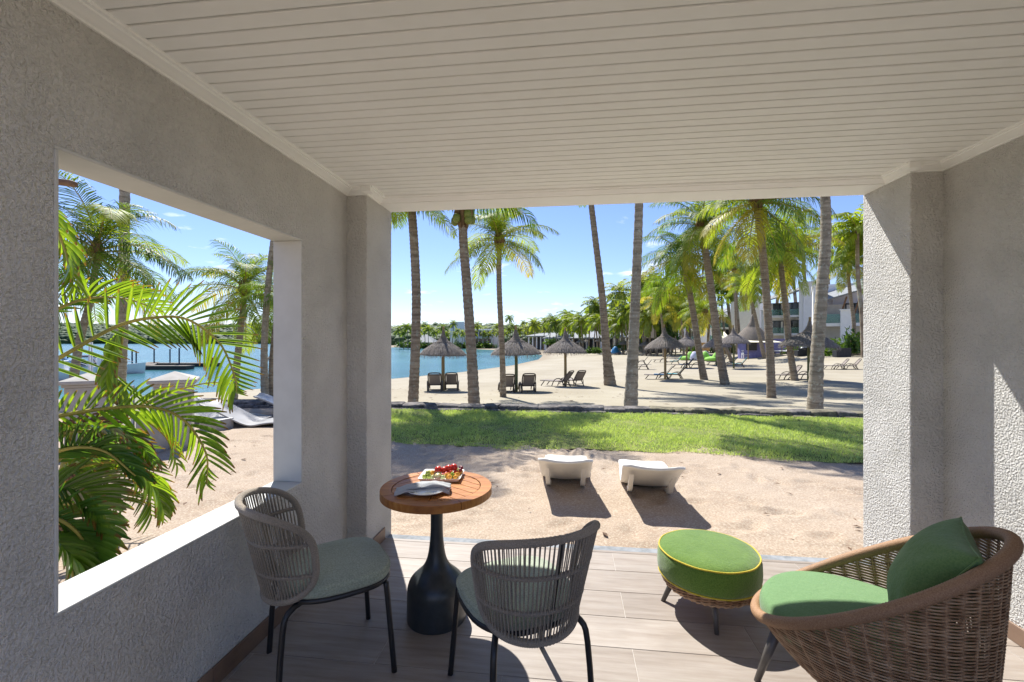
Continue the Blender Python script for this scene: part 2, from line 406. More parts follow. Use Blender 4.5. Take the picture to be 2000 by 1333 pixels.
noisy('dark_grape', (.12, .01, .02), (.25, .02, .04), 9, .25)
def M_(n): return MATS[n]
# ================================================================== terrain
WATER_Z = -1.9
SHORE = np.array([(-900, -160), (-120, -25), (-60, 4), (-36, 17.5), (-25.7, 25), (-22.6, 27.4), (-20.6, 30.5), (-15.3, 38.4), (-11.3, 47), (-7.5, 60.5), (-5.2, 79),
                  (-5.5, 100), (-12, 135), (-40, 176), (-81, 203), (-105, 214), (-126, 236), (-130, 300), (-160, 900), (-900, 900)], float)
def shore_d(x, y):
    """distance to the water's edge in metres, positive on land"""
    x = np.asarray(x, float); y = np.asarray(y, float)
    d2 = np.full(x.shape, 1e18); ins = np.zeros(x.shape, bool); n = len(SHORE)
    for i in range(n):
        ax, ay = SHORE[i]; bx, by = SHORE[(i+1) % n]
        ex, ey = bx-ax, by-ay; u = np.clip(((x-ax)*ex+(y-ay)*ey)/(ex*ex+ey*ey), 0, 1)
        d2 = np.minimum(d2, (x-ax-u*ex)**2+(y-ay-u*ey)**2)
        c = (ay > y) != (by > y)
        with np.errstate(divide='ignore', invalid='ignore'):
            ins ^= c & (x < ex*(y-ay)/np.where(ey == 0, 1e-9, ey)+ax)
    return np.where(ins, -1, 1)*np.sqrt(d2)
def nstep(a, b, x):
    u = np.clip((x-a)/(b-a), 0, 1); return u*u*(3-2*u)
def gz(x, y):
    x = np.asarray(x, float); y = np.asarray(y, float)
    zmin = -1.32+.55*nstep(-6, 16, x)
    zmin = zmin-.5*nstep(55, 110, y)*nstep(30, 10, x)
    zmin = zmin+.75*nstep(19, 26, x)*nstep(33, 42, y)*nstep(75, 60, y)
    s = np.maximum(y-9.7, 0)*.085
    k = -zmin-.03
    b = -.05-k*(1-np.exp(-s/np.maximum(k, .1)*1.05))
    d = shore_d(x, y)
    z = np.minimum(b, WATER_Z+.075*d+.0*d)
    z = np.where(d < 0, np.maximum(WATER_Z+.12*d, -4.5), z)
    z = np.where(y < 9.7, np.where(d < 6, np.minimum(-.05, np.maximum(WATER_Z+.3*d, -4.5)), -.05), z)
    z = z+.03*np.sin(x*.9+.4*y)*np.sin(y*.7-x*.2)*nstep(10.5, 14, y)*nstep(0, 3, d)
    return z
def gz1(x, y): return float(gz(np.array([x]), np.array([y]))[0])
def on_beach(px, py, t0=9.8, t1=400):
    """where the sight line through (px, py) meets the ground"""
    t = t0
    while t < t1:
        p = at(px, py, t)
        if p.z <= gz1(p.x, p.y): return Vector((p.x, p.y, gz1(p.x, p.y))), t
        t += .1 if t < 60 else .5
    p = at(px, py, t1); return Vector((p.x, p.y, gz1(p.x, p.y))), t1
def axis(segs):
    out = []
    for a, b, n in segs: out += list(np.linspace(a, b, n, endpoint=False))
    return np.array(out+[segs[-1][1]])
gx = axis([(-2500, -300, 14), (-300, -60, 30), (-60, -20, 50), (-20, 30, 110), (30, 80, 40), (80, 300, 20), (300, 2500, 12)])
gy = axis([(-300, -20, 12), (-20, 9.4, 22), (9.4, 10.1, 5), (10.1, 34, 80), (34, 130, 110), (130, 260, 60), (260, 900, 20), (900, 4000, 10)])
GX, GY = np.meshgrid(gx, gy); GZ = gz(GX, GY)
nx, ny = len(gx), len(gy)
idx = np.arange(nx*ny).reshape(ny, nx)
quads = np.stack([idx[:-1, :-1], idx[:-1, 1:], idx[1:, 1:], idx[1:, :-1]], -1).reshape(-1, 4)
me = np_mesh('ground', np.stack([GX, GY, GZ], -1).reshape(-1, 3), quads)
k = NT('ground_mix'); MATS['ground_mix'] = k.m
v = k.co('World'); g = k.noise(v, 42, 2, .7); p = k.noise(v, .30, 5, .6); m = k.noise(v, 2.2, 4, .65)
beach = k.ramp(p, [(.3, (.32, .28, .205)), (.55, (.37, .33, .248)), (.75, (.41, .37, .29))])
beach = k.mix(k.ramp(m, [(.62, (0, 0, 0)), (.78, (.5, .5, .5))]), beach, (.33, .265, .19))
beach = k.mix(k.ramp(g, [(.30, (.7, .7, .7)), (.44, (0, 0, 0))]), beach, (.25, .19, .135))
geo = k.node('ShaderNodeNewGeometry'); sp = k.node('ShaderNodeSeparateXYZ'); k.l.new(geo.outputs['Position'], sp.inputs[0])
wet = k.node('ShaderNodeMapRange'); wet.inputs[1].default_value = -1.82; wet.inputs[2].default_value = -1.7; k.l.new(sp.outputs[2], wet.inputs[0])
beach = k.mix(k.math('SUBTRACT', 1.0, wet.outputs[0]), beach, (.30, .25, .18))
fy = k.node('ShaderNodeMapRange'); fy.inputs[1].default_value = 9.35; fy.inputs[2].default_value = 9.6; k.l.new(sp.outputs[1], fy.inputs[0])
gard = k.ramp(p, [(.3, (.36, .275, .19)), (.7, (.44, .35, .25))])
k.color(k.mix(fy.outputs[0], gard, beach)); k.rough(.95, .15)
b = k.bump(m, .6, .05); k.bump(g, .5, .01, b)
tag(link('ground', me, None, k.m, True), kind='structure')
wv = np.array([(-3000, -400, WATER_Z), (600, -400, WATER_Z), (600, 4000, WATER_Z), (-3000, 4000, WATER_Z)])
tag(link('lagoon_water', np_mesh('water', wv, [[0, 1, 2, 3]]), None, M_('water')), kind='structure')

# garden sand with footprints, in front of and beside the terrace
rs = np.random.default_rng(5)
def value_noise(x, y, f, seed):
    r = np.random.default_rng(seed).random((64, 64))
    X = x*f; Y = y*f; i = np.floor(X).astype(int); j = np.floor(Y).astype(int); u = X-i; w = Y-j
    u = u*u*(3-2*u); w = w*w*(3-2*w); q = lambda a, b: r[a % 64, b % 64]
    return (q(i, j)*(1-u)+q(i+1, j)*u)*(1-w)+(q(i, j+1)*(1-u)+q(i+1, j+1)*u)*w
xs = np.arange(-8.5, 9.0, .045); ys = np.arange(-1.0, 9.3, .045)
SX, SY = np.meshgrid(xs, ys)
SZ = -.040+.024*value_noise(SX, SY, 1.1, 1)+.014*value_noise(SX, SY, 3.1, 2)+.010*value_noise(SX, SY, 8.5, 3)-.008
for _ in range(230):
    fx, fy_, a = rs.uniform(-6.5, 6), rs.uniform(3.5, 7.2), rs.uniform(0, 6.28)
    for sx_ in (0,):
        du = (SX-fx)*math.cos(a)+(SY-fy_)*math.sin(a); dv = -(SX-fx)*math.sin(a)+(SY-fy_)*math.cos(a)
        q = (du/.13)**2+(dv/.06)**2
        SZ += -.024*np.exp(-q*q*1.2)+.010*np.exp(-(np.sqrt(q)-1.5)**2*4)
SZ = np.maximum(SZ, -.046)
SZ = np.where((SX > -1.8) & (SX < 2.4) & (SY < 3.42), np.minimum(SZ, -.030), SZ)
nx, ny = len(xs), len(ys); idx = np.arange(nx*ny).reshape(ny, nx)
quads = np.stack([idx[:-1, :-1], idx[:-1, 1:], idx[1:, 1:], idx[1:, :-1]], -1).reshape(-1, 4)
tag(link('sand_garden', np_mesh('sand_garden', np.stack([SX, SY, SZ], -1).reshape(-1, 3), quads), None, M_('coarse_sand'), True), kind='structure')

# lawn: turf sheet, then blades
def lawn_edge(x): return 6.52-.055*(x+3.5)+.10*math.sin(x*1.3)+.05*math.sin(x*3.7+1)+.03*math.sin(x*9)
lx = np.arange(-4.1, 11, .12); V = []; Q = []
for i, x in enumerate(lx):
    e = lawn_edge(x)
    for j in range(8):
        yy = e+(9.32-e)*j/7; V.append((x, yy, -.018+(.028 if 0 < j else -.012)+.012*math.sin(x*2+yy*3)))
for i in range(len(lx)-1):
    for j in range(7): Q.append((i*8+j, (i+1)*8+j, (i+1)*8+j+1, i*8+j+1))
tag(link('lawn', np_mesh('lawn', V, Q), None, M_('turf_base'), True), kind='structure')
n = 130000
bx = rs.uniform(-4.05, 10.8, n); e = 6.52-.055*(bx+3.5)+.10*np.sin(bx*1.3)+.05*np.sin(bx*3.7+1)+.03*np.sin(bx*9)
by = e-.05+(9.34-e+.05)*rs.random(n)**1.05
bz = np.full(n, -.012)+.026*nstep(0, .3, by-e); a = rs.uniform(0, 6.283, n); hh = rs.uniform(.018, .062, n)*(.35+.85*value_noise(bx, by, 1.7, 9))*(.6+.8*value_noise(bx, by, 6.3, 12)); wd = rs.uniform(.004, .008, n)
la = rs.uniform(0, 6.283, n); ll = hh*rs.uniform(.2, 1.1, n)
kp = (value_noise(bx, by, 2.3, 31)+.35*nstep(0, .7, by-e)+.3*rs.random(n)) > .42
bx, by, bz, a, hh, wd, la, ll = [q_[kp] for q_ in (bx, by, bz, a, hh, wd, la, ll)]; n = len(bx)
bv = np.empty((n, 3, 3)); ca, sa = np.cos(a), np.sin(a)
bv[:, 0] = np.stack([bx-ca*wd, by-sa*wd, bz], -1); bv[:, 1] = np.stack([bx+ca*wd, by+sa*wd, bz], -1)
bv[:, 2] = np.stack([bx+np.cos(la)*ll, by+np.sin(la)*ll, bz+hh], -1)
tag(link('grass', np_mesh('grass', bv.reshape(-1, 3), np.arange(n*3).reshape(n, 3)), None, M_('grass')), 'short green grass growing on the lawn strip', 'grass', kind='stuff')

# low kerb of black lava stones between lawn and beach
def stone_mesh(seed):
    r = random.Random(seed); bm = bmesh.new(); bmesh.ops.create_cube(bm, size=1)
    bmesh.ops.bevel(bm, geom=list(bm.edges), offset=.17, segments=2, profile=.6, affect='EDGES')
    bmesh.ops.subdivide_edges(bm, edges=[e for e in bm.edges if e.calc_length() > .4], cuts=1, use_grid_fill=True)
    for v_ in bm.verts: v_.co += Vector((r.uniform(-1, 1), r.uniform(-1, 1), r.uniform(-1, 1)))*.045
    me_ = bpy.data.meshes.new('stone'); bm.to_mesh(me_); bm.free(); me_.polygons.foreach_set('use_smooth', [True]*len(me_.polygons)); return me_
SM = [stone_mesh(i) for i in range(6)]
SM2 = [m_.copy() for m_ in SM]
for m_ in SM: m_.materials.append(M_('lava_stone'))
for m_ in SM2: m_.materials.append(M_('mossy_lava'))
kerb = empty('stone_kerb', (0, 9.5, -.05)); tag(kerb, 'low kerb of black lava stones between the lawn and the beach', 'kerb')
r = random.Random(3)
for row in range(2):
    x = -9.4-.2*row
    while x < 11.2:
        w = r.uniform(.28, .55); mossy = x > 1.5 and r.random() < .8
        Mx = Matrix.Translation((x+w/2, r.uniform(-.04, .04)+(.10 if row else -.02), .02+row*.075+r.uniform(-.012, .012))) @ Euler((r.uniform(-.08, .08), r.uniform(-.06, .06), r.uniform(-.12, .12))).to_matrix().to_4x4() @ Matrix.Diagonal((w*1.05, .36, .135, 1))
        inst('stone', r.choice(SM2 if mossy else SM), kerb, Mx); x += w

# ================================================================== terrace
XL, XR, PL, PR = -1.52, 2.205, -1.375, 2.03       # wall faces, pier faces
YB, YPI, YPO, YF = -.15, 2.96, 3.40, 3.335        # rear end, pier inner face, pier outer face, floor edge
ZC, ZB = 2.54, 2.502                              # ceiling, beam underside
WT = .17
# floor
b = MB(); b.box(((XL+XR)/2, (YB+3.27)/2, -.0595), (XR-XL+.02, 3.27-YB, .122)); floor = b.build('floor', M_('grout')); tag(floor, kind='structure')
b = MB(); b.box(((PL+PR)/2, 3.272+.045, -.066), (PR-PL-.004, .09, .12)); b.build('edge_strip', M_('screed'), floor, bevel=.006)
TILE = {}
def tile_me(l, w):
    key = (round(l, 3), round(w, 3))
    if key not in TILE:
        q = MB(); q.box((0, 0, 0), (l-.0035, w-.0035, .008)); me_ = q.mesh('tile'); bevel_mesh(me_, .0012, 1); me_.materials.append(M_('floor_tile')); TILE[key] = me_
    return TILE[key]
y = 3.235+.035; row = 0
edges_y = [3.27, 3.235] if False else None
yy1 = 3.27; rows = []
yb = 2.986+.249
rows.append((yb, 3.27))
while yb > YB: rows.append((max(yb-.249, YB), yb)); yb -= .249
for i, (y0, y1) in enumerate(rows):
    if y1-y0 < .02: continue
    off = .31 if i % 2 == 1 else .91
    x0 = off-1.2*4
    while x0 < XR:
        a_, b_ = max(x0, XL), min(x0+1.2, XR)
        if y0 > YPI-.01: a_, b_ = max(a_, PL), min(b_, PR)
        if b_-a_ > .02: inst('tile', tile_me(b_-a_, y1-y0), floor, Matrix.Translation(((a_+b_)/2, (y0+y1)/2, .0)))
        x0 += 1.2
# ceiling: backing slab (also the floor above), boards
b = MB(); b.box(((XL+XR)/2, (YB+3.38)/2, ZC+.24), (XR-XL+.34, 3.38-YB, .26)); ceil = b.build('ceiling', M_('ceiling_paint')); tag(ceil, kind='structure')
q = MB(); bw = .0685
prof = [(-bw/2+.0065, 0), (bw/2-.0065, 0), (bw/2-.0045, .003), (bw/2-.0045, .018), (-bw/2+.0045, .018), (-bw/2+.0045, .003)]
L0, L1 = XL, XR
q.add([(L0, p_[0], p_[1]) for p_ in prof]+[(L1, p_[0], p_[1]) for p_ in prof],
      [(0, 1, 7, 6), (1, 2, 8, 7), (2, 3, 9, 8), (3, 4, 10, 9), (4, 5, 11, 10), (5, 0, 6, 11), (5, 4, 3, 2, 1, 0), (6, 7, 8, 9, 10, 11)])
bme = q.mesh('board'); bme.materials.append(M_('ceiling_paint'))
r = random.Random(8); y = 3.172-bw/2
while y > YB: inst('board', bme, ceil, Matrix.Translation((0, y, ZC+r.uniform(-.0008, .0008)))); y -= bw
# beam over the opening
b = MB(); b.box(((PL+PR)/2, (3.175+YPO-.01)/2, (ZB+ZC+.2)/2), (PR-PL+.28, YPO-.01-3.175, ZC+.2-ZB)); beam = b.build('beam', M_('ceiling_paint'), bevel=.006); tag(beam, kind='structure')
# cornice swept along walls, piers and beam
path = [(XL, YB), (XL, YPI), (PL, YPI), (PL, 3.173), (PR, 3.173), (PR, YPI), (XR, YPI), (XR, YB)]
cprof = [(0, -.040), (.010, -.040), (.012, -.033), (.022, -.031), (.036, -.024), (.050, -.019), (.056, -.018), (.058, -.012), (.070, -.010), (.072, .004), (0, .004)]
V = []; n = len(path)
for i, p_ in enumerate(path):
    p_ = Vector(p_)
    def nrm(a, c):
        d = (Vector(c)-Vector(a)).normalized(); return Vector((d.y, -d.x))
    if i == 0: m_ = nrm(path[0], path[1])
    elif i == n-1: m_ = nrm(path[-2], path[-1])
    else:
        a, c = nrm(path[i-1], path[i]), nrm(path[i], path[i+1]); m_ = (a+c)/max(1+a.dot(c), .2)
    for o_, z_ in cprof:
        q2 = p_+m_*o_; V.append((q2.x, q2.y, ZC+z_))
b = MB(); kk = len(cprof)
b.add(V, [(i*kk+j, i*kk+(j+1) % kk, (i+1)*kk+(j+1) % kk, (i+1)*kk+j) for i in range(n-1) for j in range(kk)])
tag(b.build('cornice', M_('ceiling_paint')), kind='structure')
b = MB(); b.box((PL+.030, YPI-.052, ZC-.020), (.062, .062, .038)); b.build('corner_block', M_('ceiling_paint'), bpy.data.objects['cornice'], bevel=.003)
b = MB(); b.box((PR-.030, YPI-.052, ZC-.020), (.062, .062, .038)); b.build('corner_block', M_('ceiling_paint'), bpy.data.objects['cornice'], bevel=.003)
# left wall with its opening
WY0, WY1, WZ0, WZ1 = 1.165, 2.43, .672, 2.085
b = MB(); xm = XL-WT/2; zt = ZC+.33
def wbox(y0, y1, z0, z1): b.box((xm, (y0+y1)/2, (z0+z1)/2), (WT, y1-y0, z1-z0))
wbox(YB, WY0, -.2, zt); wbox(WY1, YPI+.002, -.2, zt); wbox(WY0, WY1, -.2, WZ0); wbox(WY0, WY1, WZ1, zt)
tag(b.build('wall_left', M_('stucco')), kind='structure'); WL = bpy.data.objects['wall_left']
# smooth painted reveal and sill lining the opening
tl = .012
for nm, c_, d_ in (('sill', (xm, (WY0+WY1)/2, WZ0+tl/2), (WT+.006, WY1-WY0, tl)), ('reveal', (xm, (WY0+WY1)/2, WZ1-tl/2), (WT+.006, WY1-WY0, tl)),
                   ('reveal', (xm, WY1-tl/2, (WZ0+WZ1)/2), (WT+.006, tl, WZ1-WZ0-2*tl)), ('reveal', (xm, WY0+tl/2, (WZ0+WZ1)/2), (WT+.006, tl, WZ1-WZ0-2*tl))):
    q = MB(); q.box(c_, d_); q.build(nm, M_('reveal_paint'), WL, bevel=.004)
# right wall and the piers
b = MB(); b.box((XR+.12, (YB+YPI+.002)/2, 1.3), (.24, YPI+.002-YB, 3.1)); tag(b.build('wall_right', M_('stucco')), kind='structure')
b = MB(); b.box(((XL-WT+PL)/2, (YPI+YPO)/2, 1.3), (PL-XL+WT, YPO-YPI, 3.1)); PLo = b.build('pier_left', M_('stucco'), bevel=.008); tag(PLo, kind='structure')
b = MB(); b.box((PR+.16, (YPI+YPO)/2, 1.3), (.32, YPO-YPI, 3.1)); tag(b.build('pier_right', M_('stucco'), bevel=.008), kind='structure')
# skirting tiles
def skirt(p0, p1, nrm_, parent, seg=.6):
    p0, p1 = Vector(p0), Vector(p1); L = (p1-p0).length; d = (p1-p0).normalized(); s = 0
    while s < L-1e-4:
        e_ = min(s+seg, L); q = MB(); q.box((0, 0, 0), (e_-s-.003, .011, .088)); o = q.build('skirting_tile', M_('skirting_tile'), parent, bevel=.0015, seg=1)
        m_ = p0+d*((s+e_)/2)+Vector(nrm_)*.0065; o.location = (m_.x, m_.y, .049); o.rotation_euler = (0, 0, math.atan2(d.y, d.x)); s = e_
skirt((XL, YPI), (XL, YB), (1, 0), WL); skirt((XL+.012, YPI), (PL, YPI), (0, -1), PLo); skirt((PL, YPI-.012), (PL, 3.25), (1, 0), PLo)
skirt((XR, YPI), (XR, YB), (-1, 0), bpy.data.objects['wall_right']); skirt((PR, YPI), (XR-.012, YPI), (0, -1), bpy.data.objects['pier_right'])
# end of a roof rafter outside the left opening
p_ = at(126, 331, 2.6)
b = MB(); b.box((0, 0, 0), (.9, .05, .035)); o = b.build('roof_rafter', M_('soffit_wood'), bevel=.012)
o.location = p_+Vector((-.455, .02, .0)); o.rotation_euler = (0, R(8), R(6)); tag(o, 'brown timber rafter end under the eave beside the left opening', 'rafter')
# ================================================================== terrace furniture
def spow(x, e): return math.copysign(abs(x)**e, x)
def cushion(outline, z0, z1, edge=.022, puff=.012, n=6):
    """soft pad: outline is a list of (x, y) around a centre, rounded top and bottom edges"""
    cx_ = sum(p[0] for p in outline)/len(outline); cy_ = sum(p[1] for p in outline)/len(outline); N = len(outline)
    rings = []
    for i in range(n+1):
        a = -math.pi/2+math.pi*i/n; ins = edge*(1-math.cos(a)); zz = (z0+z1)/2+(z1-z0)/2*math.sin(a)
        rings.append([(x+(cx_-x)*ins/max(math.hypot(x-cx_, y-cy_), .01), y+(cy_-y)*ins/max(math.hypot(x-cx_, y-cy_), .01), zz) for x, y in outline])
    for f_ in (.8, .55, .28):
        zz = z1+puff*(1-f_*f_)
        rings.append([(cx_+(x-cx_)*f_*.95, cy_+(y-cy_)*f_*.95, zz) for x, y in outline])
    m = MB(); vs_ = [p for rg in rings for p in rg]
    fs = [(i*N+k_, i*N+(k_+1) % N, (i+1)*N+(k_+1) % N, (i+1)*N+k_) for i in range(len(rings)-1) for k_ in range(N)]
    vs_.append((cx_, cy_, z1+puff)); t_ = len(vs_)-1; l_ = (len(rings)-1)*N
    fs += [(l_+k_, l_+(k_+1) % N, t_) for k_ in range(N)]; fs.append(tuple(range(N))[::-1])
    m.add(vs_, fs); return m

def make_chair():
    root = empty('dining_chair')
    # seat outline, front is +x
    def seat_pt(a, g=0):
        c_, s_ = math.cos(a), math.sin(a)
        x_ = .02+(.235+g)*spow(c_, .55); wy = (.232+g)-(.055 if c_ < 0 else 0)*abs(c_)
        return (x_, wy*spow(s_, .6))
    N = 56; out = [seat_pt(2*math.pi*i/N) for i in range(N)]
    m = MB(); m.tube([(x_, y_, .408) for x_, y_ in [seat_pt(2*math.pi*i/N, -.012) for i in range(N)]], .013, 8, closed=True)
    for y_ in (-.12, 0, .12): m.tube([(-.19, y_*.8, .408), (.235, y_, .408)], .006, 6)
    m.build('seat_frame', M_('dark_metal'), root, True)
    pad = cushion(out, .416, .468, .016, .012).build('seat_cushion', M_('sage_fabric'), root, True)
    m = MB(); m.tube([(x_, y_, .452) for x_, y_ in [seat_pt(2*math.pi*i/N, .0005) for i in range(N)]], .0035, 6, closed=True)
    m.build('piping', M_('sage_fabric'), pad, True)
    for sy in (-1, 1):
        m = MB(); m.tube(spline([(.205, sy*.20, .405), (.212, sy*.205, .33), (.235, sy*.228, .01), (.2355, sy*.2285, 0)], 8), .0125, 10); m.build('leg', M_('dark_metal'), root, True)
        m = MB(); m.tube(spline([(-.02, sy*.10, .398), (-.12, sy*.15, .400), (-.19, sy*.185, .382), (-.215, sy*.20, .31), (-.235, sy*.215, .01), (-.2355, sy*.2155, 0)], 16), .0125, 10); m.build('leg', M_('dark_metal'), root, True)
    # back shell: point on the wrapped surface at angle psi from the rear and height z
    def sh(psi, z):
        u = (z-.40)/.41
        return Vector((-.085-.05*u-(.185+.045*u)*math.cos(psi), (.188+.072*u)*math.sin(psi), z))
    PM = R(94)
    def loop(s):
        psi = PM*spow(math.sin(s), .8); c_ = math.cos(s)
        z = .605+(.205 if c_ > 0 else .205)*(spow(c_, .62) if c_ > 0 else spow(c_, .76))-.02*math.sin(s)**2
        return sh(psi, z)
    LN = 120; pts = [loop(2*math.pi*i/LN) for i in range(LN)]
    # wrapped rope rim
    m = MB(); fine = spline(pts+[pts[0]], 520)[:-1]
    m.tube(fine, [.0145+(.0014 if i % 2 else -.0007) for i in range(len(fine))], 9, closed=True)
    m.build('rim', M_('rope'), root, True)
    tops, bots = {}, {}
    def zr(psi):
        w = min(abs(psi)/PM, 1); s = math.asin(w**(1/.8)); c_ = math.cos(s)**.62
        return .605-.02*math.sin(s)**2+.205*c_, .605-.02*math.sin(s)**2-.205*math.cos(s)**.76
    m = MB(); NC = 46
    for i in range(NC):
        psi = (-1+2*(i+.5)/NC)*PM*.985
        a_, b_ = zr(psi)
        for lay in (0, 1):
            sh_ = R(1.3)*(1 if lay else -1); line = []
            for j in range(6):
                f_ = j/5; p_ = sh(psi+sh_*(f_-.5), b_+(a_-b_)*f_); c_ = Vector((-.10, 0, p_.z)); d_ = (p_-c_); d_.z = 0
                line.append(p_+d_.normalized()*(.0065 if lay else -.0065))
            m.tube(line, .0026, 5, cap=False)
    tag(m.build('cord_weave', M_('rope'), root, True), kind='stuff')
    for z_ in (.525, .665):
        lim = PM
        while not (zr(lim)[1] <= z_ <= zr(lim)[0]): lim -= .01
        ln = [sh(-lim+2*lim*i/90, z_) for i in range(91)]
        m = MB(); m.tube(spline(ln, 240), [.0085+(.0022 if i % 2 else -.001) for i in range(240)], 8); m.build('cross_bar', M_('rope'), root, True)
    m = MB(); m.tube([sh(0, .40+.41*i/8)+Vector((.003, 0, 0)) for i in range(9)], .0055, 6); m.build('back_stay', M_('dark_metal'), root, True)
    return root
chair = make_chair()
chair.location = (-1.104, 1.984, 0); chair.rotation_euler = (0, 0, R(39))
tag(chair, 'rope-back dining chair with sage cushion beside the left wall under the opening', 'chair', 'rope chairs at the round table')
c2 = copy_tree(chair); c2.location = (-.205, 1.885, 0); c2.rotation_euler = (0, 0, R(121))
tag(c2, 'rope-back dining chair seen from behind, right of the table pedestal', 'chair', 'rope chairs at the round table')

# ---- round teak table
TB = at(853, 665, 2.44); TX, TY = TB.x, TB.y
tb = empty('pedestal_table', (TX, TY, 0), R(7)); tag(tb, 'round teak bistro table on a dark bell-shaped pedestal', 'table')
m = MB(); pr = [(.150, 0), (.157, .006), (.158, .03), (.157, .15), (.152, .187), (.138, .217), (.110, .245), (.078, .275), (.055, .315), (.042, .37), (.034, .45), (.0325, .52), (.034, .59), (.041, .64), (.058, .668)]
pp = [(q_.x, q_.y) for q_ in spline([(a_, b_, 0) for a_, b_ in pr], 46)]; m.lathe([(0, 0)]+pp+[(0, .6685)], 48); m.build('pedestal', M_('pedestal_paint'), tb, True)
RT_, RI = .297, .238
for k_ in range(4):
    a0, a1 = R(90*k_+33), R(90*k_+123); n_ = 24; g_ = .0016; poly = []
    for i in range(n_+1):
        a_ = a0+g_/RT_+(a1-a0-2*g_/RT_)*i/n_; poly.append((RT_*math.cos(a_), RT_*math.sin(a_)))
    inn = []
    for i in range(n_+1):
        a_ = a0+g_/RI+(a1-a0-2*g_/RI)*i/n_; inn.append((RI*math.cos(a_), RI*math.sin(a_)))
    m = MB(); vs_ = []
    prof_ = [(1, .671), (1.0, .706), (.985, .711), (0, .711), (0, .671)]
    for i in range(n_+1):
        for f_, z_ in prof_:
            x_ = inn[i][0]+(poly[i][0]-inn[i][0])*f_; y_ = inn[i][1]+(poly[i][1]-inn[i][1])*f_; vs_.append((x_, y_, z_))
    kk = 5; fs = [(i*kk+j, (i+1)*kk+j, (i+1)*kk+(j+1) % kk, i*kk+(j+1) % kk) for i in range(n_) for j in range(kk)]
    fs += [tuple(range(kk)), tuple(n_*kk+j for j in range(kk))[::-1]]
    m.add(vs_, fs); m.build('rim_segment', M_('teak'), tb)
def clip(poly, nx_, ny_, d_):
    out = []
    for i in range(len(poly)):
        p_, q_ = poly[i], poly[(i+1) % len(poly)]; a_ = p_[0]*nx_+p_[1]*ny_-d_; b_ = q_[0]*nx_+q_[1]*ny_-d_
        if a_ <= 0: out.append(p_)
        if a_*b_ < 0: t_ = a_/(a_-b_); out.append((p_[0]+(q_[0]-p_[0])*t_, p_[1]+(q_[1]-p_[1])*t_))
    return out
disc = [((RI-.004)*math.cos(2*math.pi*i/72), (RI-.004)*math.sin(2*math.pi*i/72)) for i in range(72)]
for side in (-1, 1):
    half = clip(disc, -side, 0, -.0015); ang = R(-40*side); nx_, ny_ = -math.sin(ang), math.cos(ang)
    d_ = -.30
    while d_ < .30:
        s_ = clip(clip(half, nx_, ny_, d_+.058-.0018), -nx_, -ny_, -(d_+.0018))
        if len(s_) > 2 and max(p[0] for p in s_)-min(p[0] for p in s_) > .02:
            m = MB(); m.prism(s_, .688, .7095); m.build('slat', M_('teak'), tb, bevel=.001, seg=1)
        d_ += .058
m = MB(); m.lathe([(0, .668), (.10, .668), (.24, .672), (.24, .687), (0, .687)], 40); m.build('top_plate', M_('charcoal'), tb)
# plate and folded napkin
ZT = .7112
pc = at(834, 665, 2.345); pl = empty('side_plate', (pc.x, pc.y, ZT)); tag(pl, 'small round white plate under the folded grey napkin', 'plate')
m = MB(); m.lathe([(0, 0), (.058, 0), (.066, .004), (.098, .014), (.104, .018), (.104, .0205), (.098, .019), (.066, .009), (.055, .006), (0, .0055)], 40); m.build('dish', M_('porcelain'), pl, True)
nk = empty('napkin', (pc.x-.005, pc.y-.012, ZT+.021), R(10)); tag(nk, 'grey cloth napkin folded flat across the white plate', 'napkin')
def napkin_layer(z0, L, Wn, dx, dy, seed):
    def pt_(i, j):
        u = i/20*2-1; v_ = j/8*2-1; r_ = math.hypot(u*L/2+dx, v_*Wn/2)
        sag = .020*sstep(.085, .15, r_)
        return Vector((u*L/2+dx, v_*Wn/2*(1+.10*u*u)+dy+.010*u, z0-sag+.0045*math.sin(4*u+seed)+.004*math.cos(5*v_+3*u+seed)+.008*(1-v_*v_)))
    return pt_
for z0, L, Wn, dx, dy, sd_, nm in ((.004, .275, .095, -.010, 0, 0, 'cloth'), (.013, .262, .080, -.018, .006, 1.3, 'fold'), (.021, .150, .060, .055, -.004, 2.6, 'fold')):
    m = MB(); m.grid(napkin_layer(z0, L, Wn, dx, dy, sd_), 21, 9); o = m.build(nm, M_('napkin_cloth'), nk, True); s_ = o.modifiers.new('s', 'SOLIDIFY'); s_.thickness = .005; s_.offset = 0
# fruit tray
fc = at(863, 665, 2.585); tr = empty('fruit_tray', (fc.x, fc.y, ZT), R(5)); tag(tr, 'rectangular white porcelain tray holding the cut fruit', 'tray')
def rrect(hx, hy, rd, n_=5):
    out = []
    for cx_, cy_, a0 in ((hx-rd, hy-rd, 0), (-hx+rd, hy-rd, 90), (-hx+rd, -hy+rd, 180), (hx-rd, -hy+rd, 270)):
        for i in range(n_+1): a_ = R(a0+90*i/n_); out.append((cx_+rd*math.cos(a_), cy_+rd*math.sin(a_)))
    return out
rings = [(.103, .080, 0), (.108, .085, .004), (.118, .094, .020), (.119, .095, .022), (.115, .091, .021), (.104, .081, .007), (.098, .076, .005)]
m = MB(); vs_ = []; NN = 24
for hx, hy, z_ in rings: vs_ += [(x_, y_, z_) for x_, y_ in rrect(hx, hy, .012)]
fs = [(i*NN+k_, i*NN+(k_+1) % NN, (i+1)*NN+(k_+1) % NN, (i+1)*NN+k_) for i in range(len(rings)-1) for k_ in range(NN)]
fs += [tuple(range(NN))[::-1], tuple((len(rings)-1)*NN+k_ for k_ in range(NN))]
m.add(vs_, fs); m.build('dish', M_('porcelain'), tr, True)
